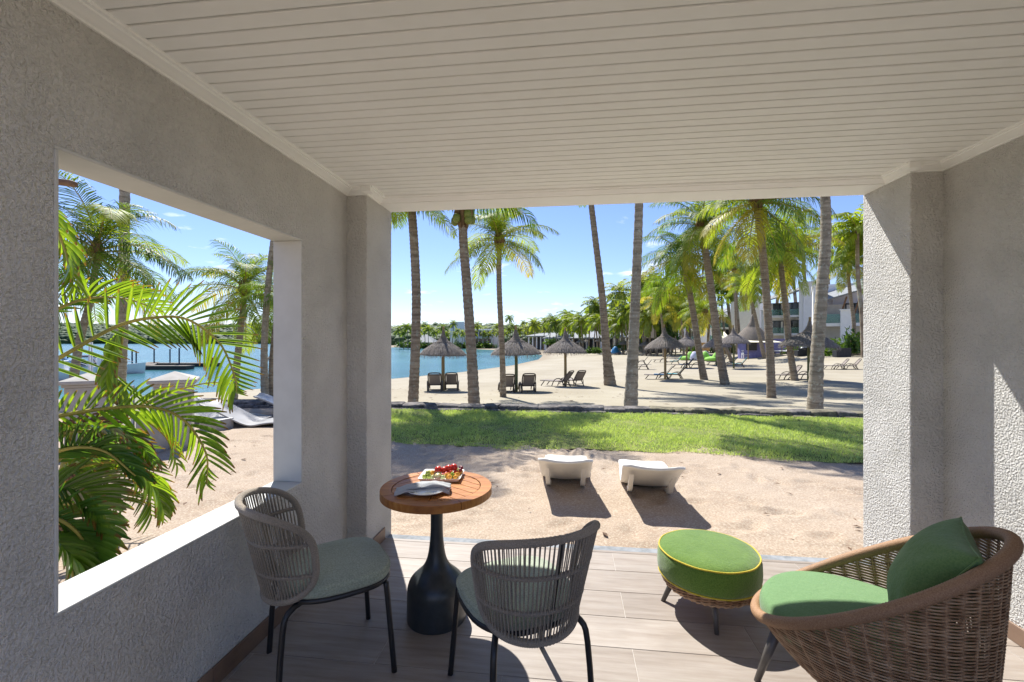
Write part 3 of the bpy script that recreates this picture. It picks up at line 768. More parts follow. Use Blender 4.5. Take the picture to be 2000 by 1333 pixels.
def ball(rad, flat_=1., n_=14, seed=0):
    m_ = MB(); r_ = random.Random(seed); f1, f2 = r_.uniform(0, 6), r_.uniform(0, 6)
    prof_ = [(rad*math.sin(math.pi*i/10), -rad*flat_*math.cos(math.pi*i/10)) for i in range(11)]
    m_.lathe(prof_, n_, (0, 0, rad*flat_), wob=lambda a_, z_: 1+.05*math.sin(2*a_+f1)+.03*math.sin(5*z_/rad+f2)); return m_
Mt = Matrix.Translation((fc.x, fc.y, ZT+.006)) @ Matrix.Rotation(R(5), 4, 'Z')
def fruit(name, lab, cat, mb, x_, y_, z_, mat, rot=(0, 0, 0), grp=None):
    o = mb.build(name, mat, None, True); o.matrix_world = Mt @ Matrix.Translation((x_, y_, z_)) @ Euler(rot).to_matrix().to_4x4()
    tag(o, lab, cat, grp); return o
RL = ['largest round red fruit, at the left of the heap on the tray', 'round red fruit just right of the largest one', 'round red fruit on top in the middle of the heap', 'round red fruit at the back right of the heap', 'small red fruit at the front, right of the passion fruit top', 'small red fruit in front of the middle of the heap', 'red fruit low between the kiwi and the heap', 'small red fruit at the far right of the heap', 'red fruit hidden behind the middle of the heap', 'red fruit behind the largest one at the back left']
GL = ['green grape at the back of the front left cluster', 'green grape at the left end of the cluster', 'green grape at the right of the cluster, by the melon', 'green grape on top of the cluster']
DL = ['dark red grape at the back right corner of the tray', 'dark red grape nearest the right rim of the tray', 'dark red grape on top at the right end of the tray']
for i, (x_, y_, z_, rd) in enumerate([(-.022, .005, .014, .0225), (.010, .022, .014, .0185), (.034, .030, .018, .021), (.062, .046, .020, .021), (.004, -.012, .0, .0125), (.026, -.004, .004, .0125), (.048, .010, .006, .015), (.076, .022, .004, .013), (.018, .050, .0, .018), (-.018, .040, .0, .018)]):
    fruit('red_fruit', RL[i], 'fruit', ball(rd, 1, 16, i), x_, y_, z_, M_('red_fruit'), (0, 0, i), 'red fruit on the tray')
for i, (x_, y_, z_) in enumerate([(-.074, -.030, 0), (-.100+.012, -.052, 0), (-.062, -.054, 0), (-.071, -.044, .018)]):
    fruit('grape', GL[i], 'grape', ball(.0135, 1.1, 14, i), x_, y_, z_, M_('green_grape'), (0, 0, 0), 'green grapes on the tray')
m = MB(); m.lathe([(0, -.022), (.012, -.0195), (.021, -.009), (.024, .002), (.022, .004), (.021, .0)], 18); o = fruit('passion_fruit', 'halved passion fruit with pale pulp at the front of the tray', 'fruit', m, -.014, -.052, .024, M_('passion_skin'), (R(38), 0, 0))
m = MB(); m.lathe([(0, .003), (.0195, .001), (.0205, -.001)], 18); q_ = m.build('pulp', M_('passion_pulp'), o, True)
def wedge(rx, ry, hz, seed):
    r_ = random.Random(seed); m_ = MB(); m_.box((0, 0, hz/2), (rx, ry, hz))
    me_ = m_.mesh('w'); bm = bmesh.new(); bm.from_mesh(me_); bmesh.ops.bevel(bm, geom=list(bm.edges), offset=min(rx, ry, hz)*.3, segments=2, affect='EDGES')
    for v_ in bm.verts: v_.co += Vector((r_.uniform(-1, 1), r_.uniform(-1, 1), r_.uniform(-1, 1)))*.0012; v_.co.z += v_.co.x**2*6
    bm.to_mesh(me_); bm.free(); k_ = MB(); k_.v = [tuple(v_.co) for v_ in me_.vertices]; k_.f = [tuple(p_.vertices) for p_ in me_.polygons]; k_.m = [0]*len(k_.f); return k_
pieces = [('melon_piece', 'pale green melon piece beside the halved passion fruit', 'melon', .028, .022, .026, .018, -.058, 'melon'), ('melon_piece', 'pale yellow melon piece between grapes and passion fruit', 'melon', .030, .022, .022, -.043, -.050, 'melon'),
          ('orange_piece', 'orange fruit wedge in the front right corner of the tray', 'fruit', .040, .020, .024, .050, -.048, 'orange_fruit'), ('orange_piece', 'orange fruit wedge lying across the tray front', 'fruit', .034, .018, .03, .036, -.034, 'orange_fruit'),
          ('kiwi_piece', 'green kiwi piece right of the red fruit', 'kiwi', .026, .026, .030, .062, -.012, 'kiwi'), ('orange_piece', 'orange fruit wedge beside the kiwi on the right', 'fruit', .030, .02, .028, .088, -.012, 'orange_fruit'),
          ('orange_piece', 'orange fruit wedge near the right rim of the tray', 'fruit', .030, .02, .022, .084, -.040, 'orange_fruit'), ('orange_piece', 'orange fruit piece left of the largest red fruit', 'fruit', .03, .02, .03, -.052, .012, 'orange_fruit'),
          ('melon_piece', 'pale melon piece at the back left of the tray', 'melon', .03, .024, .028, -.078, .022, 'melon'), ('melon_piece', 'pale melon piece at the back right of the tray', 'melon', .028, .022, .034, .088, .056, 'melon'),
          ('orange_piece', 'orange fruit piece at the back right of the tray', 'fruit', .03, .022, .03, .100, .040, 'orange_fruit'), ('kiwi_piece', 'green kiwi piece at the back of the tray behind the red fruit', 'kiwi', .028, .024, .036, .070, .068, 'kiwi')]
for i, (nm, lab, cat, rx, ry, hz, x_, y_, mt) in enumerate(pieces): fruit(nm, lab, cat, wedge(rx, ry, hz, i), x_, y_, 0, M_(mt), (0, R(8*(i % 3-1)), i*1.3))
for i, (x_, y_, z_) in enumerate([(.100, .060, .026), (.104, .018, .022), (.108, .036, .030)]):
    fruit('dark_grape', DL[i], 'grape', ball(.010, 1.1, 12, i), x_, y_, z_, M_('dark_grape'), (0, 0, 0), 'dark grapes on the tray')

# ---- ottoman
ot = empty('footstool', (.782, 2.645, 0), R(38)); tag(ot, 'round green towelling footstool with yellow piping on four dark legs', 'footstool')
m = MB(); pr = [(0, .188), (.245, .188), (.262, .195), (.269, .215), (.271, .25), (.269, .30), (.262, .322), (.250, .334), (.20, .344), (.10, .350), (0, .351)]
m.lathe(pr, 64, wob=lambda a_, z_: 1+.006*math.sin(3*a_+1)+.004*math.sin(11*a_)); pad = m.build('cushion', M_('towelling'), ot, True)
for z_, rr_ in ((.327, .2605), (.193, .2625)):
    m = MB(); m.tube([(rr_*(1+.006*math.sin(3*a_+1)+.004*math.sin(11*a_))*math.cos(a_), rr_*(1+.006*math.sin(3*a_+1)+.004*math.sin(11*a_))*math.sin(a_), z_) for a_ in [2*math.pi*i/96 for i in range(96)]], .0045, 8, closed=True); m.build('piping', M_('yellow_cord'), pad, True)
m = MB()
for rw in range(7):
    z_ = .184-rw*.0085; ra = .252-.0035*rw-(.012 if rw > 5 else 0)
    m.tube([((ra+.0055*math.cos(22*a_+rw*math.pi))*math.cos(a_), (ra+.0055*math.cos(22*a_+rw*math.pi))*math.sin(a_), z_+.002*math.sin(44*a_)) for a_ in [2*math.pi*i/176 for i in range(176)]], .0052, 6, closed=True)
m.lathe([(0, .128), (.215, .128), (.232, .14), (.238, .19), (0, .19)], 40)
tag(m.build('wicker_band', M_('wicker'), ot, True), kind='stuff')
for k_ in range(4):
    a_ = R(45+90*k_); m = MB(); m.tube([(.175*math.cos(a_), .175*math.sin(a_), .16), (.243*math.cos(a_), .243*math.sin(a_), 0)], [.0185, .0115], 14); m.build('leg', M_('leg_metal'), ot, True)

# ---- wicker tub armchair (front is +x)
ac = empty('wicker_armchair', (1.193, 1.972, 0), R(142)); tag(ac, 'brown wicker tub armchair with mint seat pad in the right corner', 'armchair')
A_, B_, Z0_, Z1_ = .391, .360, .302, .812
def rimz(th): return Z0_+(Z1_-Z0_)*((1-math.cos(th))/2)**1.09
def rim(th): return Vector((A_*math.cos(th), B_*math.sin(th), rimz(th)))
BA, BB, BX, BZ = .265, .27, -.075, .17
def wallp(th, z):
    zr_ = rimz(th); v_ = min(max((z-BZ)/(zr_-BZ), 0), 1); g_ = v_**(.62)
    p0 = Vector((BX+BA*math.cos(th), BB*math.sin(th), 0)); p1 = rim(th)
    p_ = p0.lerp(p1, g_); return Vector((p_.x, p_.y, z))
m = MB(); NS = 44; SEG = NS*4; zz = BZ
rw = 0
while zz < Z1_-.012:
    th_in = [2*math.pi*i/SEG for i in range(SEG)]
    ok = [rimz(t_) > zz+.010 for t_ in th_in]
    def pt(i):
        t_ = th_in[i % SEG]; p_ = wallp(t_, zz); d_ = Vector((p_.x-BX*.5, p_.y, 0)).normalized()
        return p_+d_*(.0042*math.cos(NS/2*t_+rw*math.pi))
    if all(ok): m.tube([pt(i) for i in range(SEG)], .0034, 5, closed=True)
    else:
        run = [i for i in range(SEG) if ok[i]]
        if len(run) > 4: m.tube([pt(i) for i in run], .0034, 5, cap=False)
    zz += .0057; rw += 1
for i in range(NS):
    t_ = 2*math.pi*(i+.5)/NS; zr_ = rimz(t_)
    m.tube([wallp(t_, BZ+(zr_-.004-BZ)*j/6) for j in range(7)], .0036, 5, cap=False)
tag(m.build('wicker_weave', M_('wicker'), ac, True), kind='stuff')
m = MB(); nr = 620; m.tube([rim(2*math.pi*i/nr)+Vector((.004*math.cos(2*math.pi*i/nr), .004*math.sin(2*math.pi*i/nr), 0)) for i in range(nr)], [.0215+(.0011 if i % 2 else -.0006) for i in range(nr)], 12, closed=True); m.build('rim', M_('wicker_rim'), ac, True)
m = MB(); m.lathe([(0, BZ-.014), (.24, BZ-.014), (.262, BZ), (.255, BZ+.02), (0, BZ+.02)], 40, (BX, 0, 0)); m.lathe([(0, .286), (.30, .286), (.30, .296), (0, .296)], 40, (.0, 0, 0)); m.build('base', M_('wicker_rim'), ac, True)
for p0_, p1_ in (((.285, .14, .27), (.368, .128, 0)), ((.24, -.22, .25), (.30, -.26, 0)), ((-.22, .17, .20), (-.335, .25, 0)), ((-.22, -.17, .20), (-.335, -.25, 0))):
    m = MB(); m.tube([p0_, p1_], [.0215, .0125], 14); m.build('leg', M_('leg_metal'), ac, True)
out = [(.025+.355*spow(math.cos(2*math.pi*i/64), .92), .318*spow(math.sin(2*math.pi*i/64), .92)) for i in range(64)]
cushion(out, .298, .402, .035, .028, 10).build('seat_cushion', M_('mint_fabric'), ac, True)
# loose pillow
def pillow(sz, th_, n_=40):
    m_ = MB(); vs_ = []; fs = []
    for s_ in (1, -1):
        for j in range(n_+1):
            for i in range(n_+1):
                u, v_ = i/n_*2-1, j/n_*2-1
                pin = 1-.085*((1-u*u)*abs(v_)**2+(1-v_*v_)*abs(u)**2)
                h_ = th_/2*((1-u**6)*(1-v_**6))**.5*(.55+.45*math.cos(u*1.5)*math.cos(v_*1.5))
                cr_ = 0
                for cu, cv in ((1, 1), (-1, 1), (1, -1), (-1, -1)):
                    du, dv = u-cu, v_-cv; d_ = math.hypot(du, dv); a_ = math.atan2(dv, du); cr_ += .05*math.sin(9*a_+cu*2+s_)*math.exp(-(d_-.55)**2*5)
                cr_ += .03*math.sin(7*u+2.2*math.sin(3*v_))*(1-u*u)*(1-v_*v_)
                vs_.append((u*sz/2*pin, v_*sz/2*pin, s_*h_*(1+cr_)-.02*(u*u)))
    k_ = (n_+1)**2
    for s_ in (0, 1):
        for j in range(n_):
            for i in range(n_):
                a_ = s_*k_+j*(n_+1)+i; q_ = (a_, a_+1, a_+n_+2, a_+n_+1); fs.append(q_ if s_ == 0 else q_[::-1])
    m_.add(vs_, fs); return m_
pw = empty('throw_pillow', (0, 0, 0)); tag(pw, 'dark green throw pillow propped against the back of the wicker armchair', 'pillow')
pb = pillow(.43, .21); po = pb.build('cover', M_('forest_fabric'), pw, True)
bm = bmesh.new(); bm.from_mesh(po.data); bmesh.ops.remove_doubles(bm, verts=bm.verts, dist=.0005); bm.to_mesh(po.data); bm.free()
sm = MB(); edge = []
for k_ in range(80):
    q_ = k_/80*4; sd_, f_ = int(q_), (q_-int(q_))*2-1; u, v_ = ((f_, -1), (1, f_), (-f_, 1), (-1, -f_))[sd_]
    pin = 1-.085*((1-u*u)*abs(v_)**2+(1-v_*v_)*abs(u)**2); edge.append((u*.43/2*pin, v_*.43/2*pin, -.02*u*u))
sm.tube(edge, .0035, 6, closed=True); sm.build('seam', M_('forest_fabric'), pw, True)
ACM = Matrix.Translation((1.193, 1.972, 0)) @ Matrix.Rotation(R(142), 4, 'Z')
pw.matrix_world = ACM @ Matrix.Translation((-.185, .01, .615)) @ Euler((0, R(66), R(6)), 'XYZ').to_matrix().to_4x4()

# ---- moulded wave loungers
def wave_lounger(name, loc, rz, mat, width=.52, scale=1., fins=True, label=''):
    root = empty(name, loc, rz, scale); tag(root, label, 'sun lounger', 'moulded wave loungers')
    key = [(0, .415), (.10, .375), (.25, .300), (.45, .185), (.65, .080), (.80, .034), (.95, .036), (1.15, .07), (1.32, .09), (1.48, .095), (1.65, .08), (1.85, .055), (2.0, .04)]
    cv = spline([(x_ if x_ < .8 else .8+(x_-.8)*.72, 0, z_) for x_, z_ in key], 44); N_ = 15; vs_ = []
    for j, c_ in enumerate(cv):
        u = j/43; e_ = min(u, 1-u)*2.0; wd_ = width/2*(1-.24*max(0, 1-e_/.11)**2.4)
        for i in range(N_):
            v_ = i/(N_-1)*2-1; vs_.append((c_.x, v_*wd_, c_.z+.012*v_*v_*sstep(.62, .2, u)+.012*v_*v_+.018*abs(v_)**3*math.sin(u*6.28)))
    m_ = MB(); m_.add(vs_, [(j*N_+i, j*N_+i+1, (j+1)*N_+i+1, (j+1)*N_+i) for j in range(43) for i in range(N_-1)])
    o_ = m_.build('shell', mat, root, True); s_ = o_.modifiers.new('s', 'SOLIDIFY'); s_.thickness = .028; s_.offset = -1; s_ = o_.modifiers.new('b', 'BEVEL'); s_.width = .009; s_.segments = 3; s_.limit_method = 'ANGLE'; s_.angle_limit = R(50)
    if fins:
        for sy_ in (-1, 1):
            m_ = MB(); pts_ = [(.10, .345), (.50, .12), (.80, .01), (.82, 0), (.70, 0), (.60, .018), (.42, .10), (.24, .235)]
            y0_ = sy_*(width/2-.085); n_ = len(pts_)
            m_.add([(a_, y0_-.022, b_) for a_, b_ in pts_]+[(a_, y0_+.022, b_) for a_, b_ in pts_], [tuple(range(n_))[::-1], tuple(range(n_, 2*n_))]+[(i, (i+1) % n_, n_+(i+1) % n_, n_+i) for i in range(n_)])
            m_.build('support_fin', mat, root, False, .010, 3)
    m_ = MB(); m_.box((1.52, 0, .018), (.10, width*.6, .05)); m_.build('foot_block', mat, root, False, .012)
    return root
p_ = at(1104, 665, 4.15); wave_lounger('wave_lounger', (p_.x, p_.y, -.055), R(90), M_('white_shell'), label='white moulded lounger on the sand, left of the pair in front of the terrace')
p_ = at(1278, 665, 3.93); wave_lounger('wave_lounger', (p_.x, p_.y, -.055), R(85), M_('white_shell'), width=.54, label='white moulded lounger on the sand, nearer the footstool, right of the pair')
p_ = at(405, 800, 8.05); wave_lounger('wave_lounger', (p_.x, p_.y, -.05), R(14), M_('grey_shell'), .68, 1., False, 'grey wave lounger lying on the sand right of the stone pillar')
p_ = at(352, 800, 8.6); wave_lounger('wave_lounger', (p_.x, p_.y, -.05), R(2), M_('grey_shell'), .68, 1., False, 'grey wave lounger half hidden behind the stone pillar')
p_ = at(500, 800, 9.1); wave_lounger('wave_lounger', (p_.x, p_.y, -.05), R(25), M_('grey_shell'), .68, 1., False, 'grey wave lounger behind the others by the stone kerb')
# ================================================================== palms
def frond_arrays(L, e0, bend, n, seed, leaf=.30, width=.020, droop=.55, seg=12):
    """rachis strip and leaflets of one palm frond that leaves the origin along +x; returns (verts, quads, material index)"""
    r = random.Random(seed); V = []; Fc = []; Mi = []
    pts = [Vector((0, 0, 0))]; tang = []
    for i in range(seg):
        s = (i+.5)/seg; e = R(e0-bend*s**1.35); d = Vector((math.cos(e), .06*math.sin(3*s+seed), math.sin(e))).normalized(); tang.append(d); pts.append(pts[-1]+d*(L/seg))
    tang.append(tang[-1])
    def P(s):
        u = s*seg; k_ = min(int(u), seg-1); return pts[k_].lerp(pts[k_+1], u-k_), tang[k_].lerp(tang[min(k_+1, seg)], u-k_).normalized()
    for i in range(seg):        # rachis: three-sided tapering rod
        base = len(V)
        for k_ in (i, i+1):
            w = L*.0085*(1-.85*k_/seg)+.002*L; t_ = tang[k_]; sd_ = Vector((0, 1, 0)); up = t_.cross(sd_)
            V += [pts[k_]+sd_*w, pts[k_]-sd_*w, pts[k_]+up*w*1.1, pts[k_]-up*w*.6]
        for a_, b_ in ((0, 2), (2, 1), (1, 3), (3, 0)): Fc.append((base+a_, base+b_, base+4+b_, base+4+a_)); Mi.append(0)
    for sd in (-1, 1):
        for i in range(n):
            s = .10+.90*(i+.5+r.uniform(-.25, .25))/n; p, t_ = P(min(s, .999)); lat = Vector((0, sd, 0)); up = lat.cross(t_)*sd
            up = up if up.z >= 0 else -up
            fwd = .35+.75*s; ln = L*leaf*(max(math.sin(math.pi*min(s*.83+.14, 1)), .05)**.6)*r.uniform(.82, 1.08)
            d0 = (lat*1.0+t_*fwd+up*(.28-.25*s)+Vector((r.uniform(-.12, .12), r.uniform(-.1, .1), r.uniform(-.12, .12)))).normalized()
            g = Vector((0, 0, -1)); dr = droop*r.uniform(.7, 1.25)
            d1 = (d0+g*dr).normalized(); d2 = (d0*.6+g*dr*2.0).normalized()
            q0 = p; q1 = q0+d0*ln*.35; q2 = q1+d1*ln*.35; q3 = q2+d2*ln*.32
            wv_ = (t_-d0*t_.dot(d0)).normalized()*L*width*.5; b0 = len(V)
            V += [q0-wv_*.5, q0+wv_*.5, q1-wv_, q1+wv_, q2-wv_*.8, q2+wv_*.8, q3-wv_*.1, q3+wv_*.1]
            for k_ in (0, 2, 4): Fc.append((b0+k_, b0+k_+1, b0+k_+3, b0+k_+2)); Mi.append(1)
    return V, Fc, Mi
def frond_mesh(name, leafm, *a, **k_):
    V, Fc, Mi = frond_arrays(*a, **k_); me_ = np_mesh(name, [tuple(v_) for v_ in V], Fc, Mi); me_.materials.append(M_('rachis')); me_.materials.append(leafm); return me_
ELEV = [78, 55, 35, 15, -8, -38]
FRONDS = {}
for mt in ('palm_leaf', 'palm_leaf_lime', 'palm_leaf_yellow'):
    for i, e0 in enumerate(ELEV):
        FRONDS[mt, i] = [frond_mesh('frond', M_(mt), 1., e0, (95, 100, 92, 80, 62, 38)[i]*q, 44, 10*i+j, .33, .0125, .36+.09*i) for j, q in ((0, 1.), (1, .8))]
def trunk_mesh(pts, r0, r1, rings, mat, sides=11, seed=0, flare=1.45):
    r = random.Random(seed); n = rings*2; P = spline(pts, n+1); rad = []
    for i in range(n+1):
        s = i/n; q = r0+(r1-r0)*s**.7; q *= 1+(flare-1)*math.exp(-s*n*.16*(40/rings)*.5)
        q *= (1.045 if i % 2 else .955)*r.uniform(.985, 1.015); rad.append(q)
    m = MB(); m.tube(P, rad, sides); me_ = m.mesh('trunk'); me_.materials.append(mat); me_.polygons.foreach_set('use_smooth', [True]*len(me_.polygons)); return me_
NUT = ball(1, 1.15, 10).mesh('coconut'); NUT.materials.append(M_('coconut')); NUT.polygons.foreach_set('use_smooth', [True]*len(NUT.polygons))
def palm(label, base, trunk_px, w0, w1, FL, seed, n=20, sun=.5, yellow=.12, barkm='palm_bark', lean=0., nuts=0, azoff=0., group='coconut palms on the beach', t=None, rings=44, low=6, flare=1.22):  # sun: share of fronds given the yellow-green leaf tone
    """palm whose foot stands at the ground point seen at base; trunk_px: further trunk points, last one the crown"""
    r = random.Random(seed)
    if t is None: foot, t = on_beach(*base)
    else: foot = at(base[0], base[1], t); foot.z = gz1(foot.x, foot.y)
    pts = [foot-Vector((0, 0, .15))]; m_ = len(trunk_px)
    for i, (px, py) in enumerate(trunk_px): pts.append(at(px, py, t+lean*(i+1)/m_))
    root = empty('coconut_palm', foot); tag(root, label, 'palm tree', group)
    loc = [p-foot for p in pts]; top = loc[-1]
    inst('trunk', trunk_mesh(loc, w0*.88*t/F/2, w1*.92*t/F/2, rings, M_(barkm), seed=seed, flare=flare), root)
    cr = MB(); rr_ = w1*t/F/2
    cr.lathe([(rr_*.9, -.25), (rr_*1.35, -.05), (rr_*1.9, .12), (rr_*1.7, .32), (rr_*.8, .5), (0, .6)], 10, wob=lambda a_, z_: 1+.18*math.sin(5*a_+z_*9))
    crown = cr.build('crown', M_('fibre'), root, True); crown.location = top
    for i in range(n):
        k_ = min(int(i/n*low), low-1); az = i*2.39996+r.uniform(-.3, .3)+azoff
        y_ = r.random() < yellow*(.6 if k_ < 4 else 1.6); mt = 'palm_leaf_yellow' if y_ else ('palm_leaf_lime' if r.random() < sun else 'palm_leaf')
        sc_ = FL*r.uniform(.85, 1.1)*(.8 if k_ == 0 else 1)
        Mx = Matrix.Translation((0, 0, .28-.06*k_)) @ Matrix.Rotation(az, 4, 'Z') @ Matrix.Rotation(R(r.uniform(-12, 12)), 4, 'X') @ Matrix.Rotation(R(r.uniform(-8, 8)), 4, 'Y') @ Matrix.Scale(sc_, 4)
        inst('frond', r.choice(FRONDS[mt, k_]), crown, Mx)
    for i in range(nuts):
        a_ = r.uniform(0, 6.28); inst('coconut', NUT, crown, Matrix.Translation((rr_*2*math.cos(a_), rr_*2*math.sin(a_), r.uniform(-.22, .02))) @ Matrix.Scale(.105, 4))
    return root
B = 'coconut palm'
palm(B+' with pale ringed trunk, nearest the left pier behind the kerb', (806, 792), [(811, 690), (813, 580), (809, 480), (803, 398)], 21, 18, 1.7, 1, 18, .7, .05, low=5)
palm(B+' second from the left pier, its shaggy crown at the beam', (927, 795), [(921, 690), (912, 560), (905, 470), (905, 428)], 24, 18, 2.2, 2, 18, .7, .05, nuts=5, azoff=.5, low=3)
palm(B+' with slim trunk in front of the middle thatched parasol', (983, 776), [(981, 690), (975, 560), (975, 478)], 13, 11, 2.1, 3, 26, .85, .12, low=5)
palm(B+' with dark flared trunk curving up to the left in mid beach', (1192, 753), [(1184, 680), (1176, 580), (1163, 470), (1152, 380), (1140, 300)], 18, 11, 2.9, 4, 22, .5, .1, flare=1.7)
palm(B+' with thick pale lichen-spotted trunk behind the kerb in the middle', (1231, 798), [(1236, 690), (1242, 560), (1247, 430), (1250, 300), (1254, 160), (1258, 30)], 27, 13, 3.2, 5, 26, .5, .1, 'palm_bark_pale')
palm(B+' leaning left, low crown right of the pale lichen trunk', (1376, 742), [(1366, 690), (1352, 600), (1334, 510)], 15, 12, 3.2, 6, 32, .25, .12, nuts=7)
palm(B+' leaning left with brown base, left of the tall dark trunk', (1417, 752), [(1404, 680), (1388, 560), (1371, 446)], 18, 14, 3.0, 7, 30, .3, .1, nuts=5)
palm(B+' with straight grey trunk reaching the beam', (1507, 778), [(1504, 690), (1494, 540), (1479, 400)], 17, 15, 2.6, 8, 32, .8, .2)
palm(B+' leaning left with rough base, right of the straight grey trunk', (1553, 744), [(1541, 670), (1532, 580), (1522, 492)], 14, 10, 3.4, 9, 34, .85, .2)
palm(B+' with thick trunk nearest the right pier behind the kerb', (1591, 808), [(1596, 700), (1606, 560), (1613, 460), (1611, 370), (1602, 240), (1590, 120)], 28, 16, 3.0, 10, 26, .5, .12, 'palm_bark_pale')
palm(B+' thin and pale by the balcony column at the right pier', (1663, 705), [(1668, 640), (1660, 570), (1655, 520)], 8, 6.5, 3.4, 11, 22, .7, .2, t=44)
palm(B+' bent left behind the straight grey trunk, over the dark hut', (1494, 698), [(1482, 650), (1468, 590), (1455, 562)], 8, 6, 3.2, 12, 22, .8, .3, t=50)
palm(B+' leaning left over the round white sail, trunk crossing low', (1432, 712), [(1418, 680), (1395, 640), (1377, 612)], 8, 6, 3.0, 13, 22, 1., .25, t=44)
palm(B+' upright slender trunk in front of the plain white end wall', (1441, 690), [(1438, 640), (1436, 590), (1434, 530)], 6, 4.5, 3.6, 14, 22, .6, .2, t=62)
palm(B+' small crown left of the white block with columns', (1336, 690), [(1333, 650), (1329, 612)], 5, 4, 3.0, 15, 22, .9, .3, t=60)
palm(B+' behind the beach parasols with yellowing crown', (1297, 692), [(1294, 640), (1288, 590)], 5.5, 4.5, 3.6, 16, 22, .6, .25, t=62)
palm(B+' behind the left pier, its shade lying on the sand', (690, 794), [(700, 690), (712, 540), (728, 390), (742, 250)], 24, 16, 1.9, 31, 24, .5, .1)
# palms seen through the left opening
palm(B+' leaning right with full crown in the upper left of the wall opening', (135, 745), [(153, 680), (178, 580), (190, 500)], 18, 11, 2.8, 21, 26, .45, .06, 'palm_bark_pale', nuts=6, t=13)
palm(B+' with tall straight grey trunk crossing the wall opening', (228, 790), [(236, 690), (242, 540), (243, 420), (246, 280), (250, 150)], 24, 17, 2.2, 22, 20, .3, .1, 'palm_bark_pale')
palm(B+' leaning right with yellow hanging frond inside the wall opening', (455, 781), [(464, 700), (473, 620), (478, 572)], 16, 11, 2.5, 23, 26, .75, .14, 'palm_bark_pale', azoff=1.)
palm(B+' with slightly curved trunk at the right jamb of the wall opening', (518, 786), [(516, 690), (522, 580), (534, 470), (552, 360)], 15, 11, 1.7, 24, 18, .3, .12, 'palm_bark_pale')
palm(B+' mostly hidden by the right jamb of the wall opening', (531, 784), [(530, 720), (536, 650), (546, 590)], 12, 9, 1.6, 25, 20, .2, .1)

# far palms: trunk and one joined crown each, copies share the crowns
def crown_mesh(seed, mat):
    r = random.Random(seed); V = []; Fc = []; Mi = []
    for i in range(22):
        k_ = min(int(i/22*6), 5); v_, f_, mi = frond_arrays(1., ELEV[k_]+r.uniform(-8, 8), (95, 100, 92, 80, 62, 38)[k_], 17, seed*50+i, .30, .046, .5+.1*k_, 6)
        Mx = Matrix.Rotation(i*2.4+r.uniform(-.3, .3), 4, 'Z') @ Matrix.Scale(r.uniform(.8, 1.1), 4); b0 = len(V)
        V += [tuple(Mx @ q_) for q_ in v_]; Fc += [tuple(b0+j for j in q_) for q_ in f_]; Mi += mi
    me_ = np_mesh('crown', V, Fc, Mi); me_.materials.append(M_('rachis')); me_.materials.append(mat); return me_
CROWNS = [crown_mesh(70+i, M_('far_palm_leaf' if i % 3 else 'palm_leaf_lime')) for i in range(6)]
def trunk_far(seed):
    r = random.Random(seed); a_ = r.uniform(-.1, .1); m = MB()
    m.tube(spline([(0, 0, -.2), (a_*.3, 0, .3), (a_*.7, .02, .65), (a_, 0, 1)], 9), [.024, .018, .017, .016, .016, .015, .015, .014, .014], 7); me_ = m.mesh('trunk'); me_.materials.append(M_('palm_bark')); return me_, a_
TRF = [trunk_far(i) for i in range(5)]
FARN = [0]; PENDING = []
ONES = 'first second third fourth fifth sixth seventh eighth ninth tenth eleventh twelfth thirteenth fourteenth fifteenth sixteenth seventeenth eighteenth nineteenth twentieth'.split()
def ordinal(i):
    n_ = i+1
    if n_ <= 20: return ONES[i]
    t_ = ('twent', 'thirt', 'fort', 'fift')[n_//10-2]
    return t_+'ieth' if n_ % 10 == 0 else t_+'y-'+ONES[n_ % 10-1]
def number_labels(fmt):
    for i, (px_, o_) in enumerate(sorted(PENDING, key=lambda q_: q_[0])): o_['label'] = fmt % ordinal(i)
    PENDING.clear()
def far_palm(px, py, t, FL, seed, label, group):
    r = random.Random(seed); p = at(px, py, t); z0 = gz1(p.x, p.y); z0 = max(z0, WATER_Z); hgt = p.z-z0
    if hgt < .8: hgt = .8
    o = empty('coconut_palm', (p.x, p.y, z0)); tag(o, label, 'palm tree', group); PENDING.append((px, o)); tm, a_ = r.choice(TRF)
    inst('trunk', tm, o, Matrix.Diagonal((hgt*.9 if False else max(hgt, 5)*.95, max(hgt, 5)*.95, hgt, 1)))
    inst('crown', r.choice(CROWNS), o, Matrix.Translation((a_*max(hgt, 5)*.95, 0, hgt)) @ Matrix.Rotation(r.uniform(0, 6.28), 4, 'Z') @ Matrix.Scale(FL*r.uniform(.88, 1.12), 4))
    FARN[0] += 1
r = random.Random(77)
g = 'coconut palms across the lagoon'; lab = 'small coconut palm standing on the far shore across the lagoon'
for px, py in [(780, 645), (796, 640), (831, 636), (846, 650), (858, 648), (872, 652), (884, 633), (894, 647), (903, 651), (914, 652), (928, 642), (938, 648), (946, 652), (956, 654), (968, 640), (978, 636), (996, 622), (988, 643), (1003, 640), (1020, 632), (1031, 642), (1040, 638), (1052, 640), (1062, 645), (1075, 640), (1083, 634), (788, 652), (803, 650), (818, 645), (839, 644), (865, 642), (889, 654), (909, 645), (921, 650), (933, 636), (951, 644), (962, 648), (972, 650), (985, 652), (1012, 645), (1024, 650), (1036, 650), (1046, 632), (1058, 650), (1070, 636)]:
    far_palm(px+r.uniform(-2, 2), py, r.uniform(165, 205), r.uniform(3.4, 4.6)*(.62 if py > 645 else .8), int(px), lab, g)
number_labels('small coconut palm on the far shore, %s from the left pier')
g = 'coconut palms in the grove by the restaurant'; lab = 'coconut palm in the dense grove before the long restaurant roof'
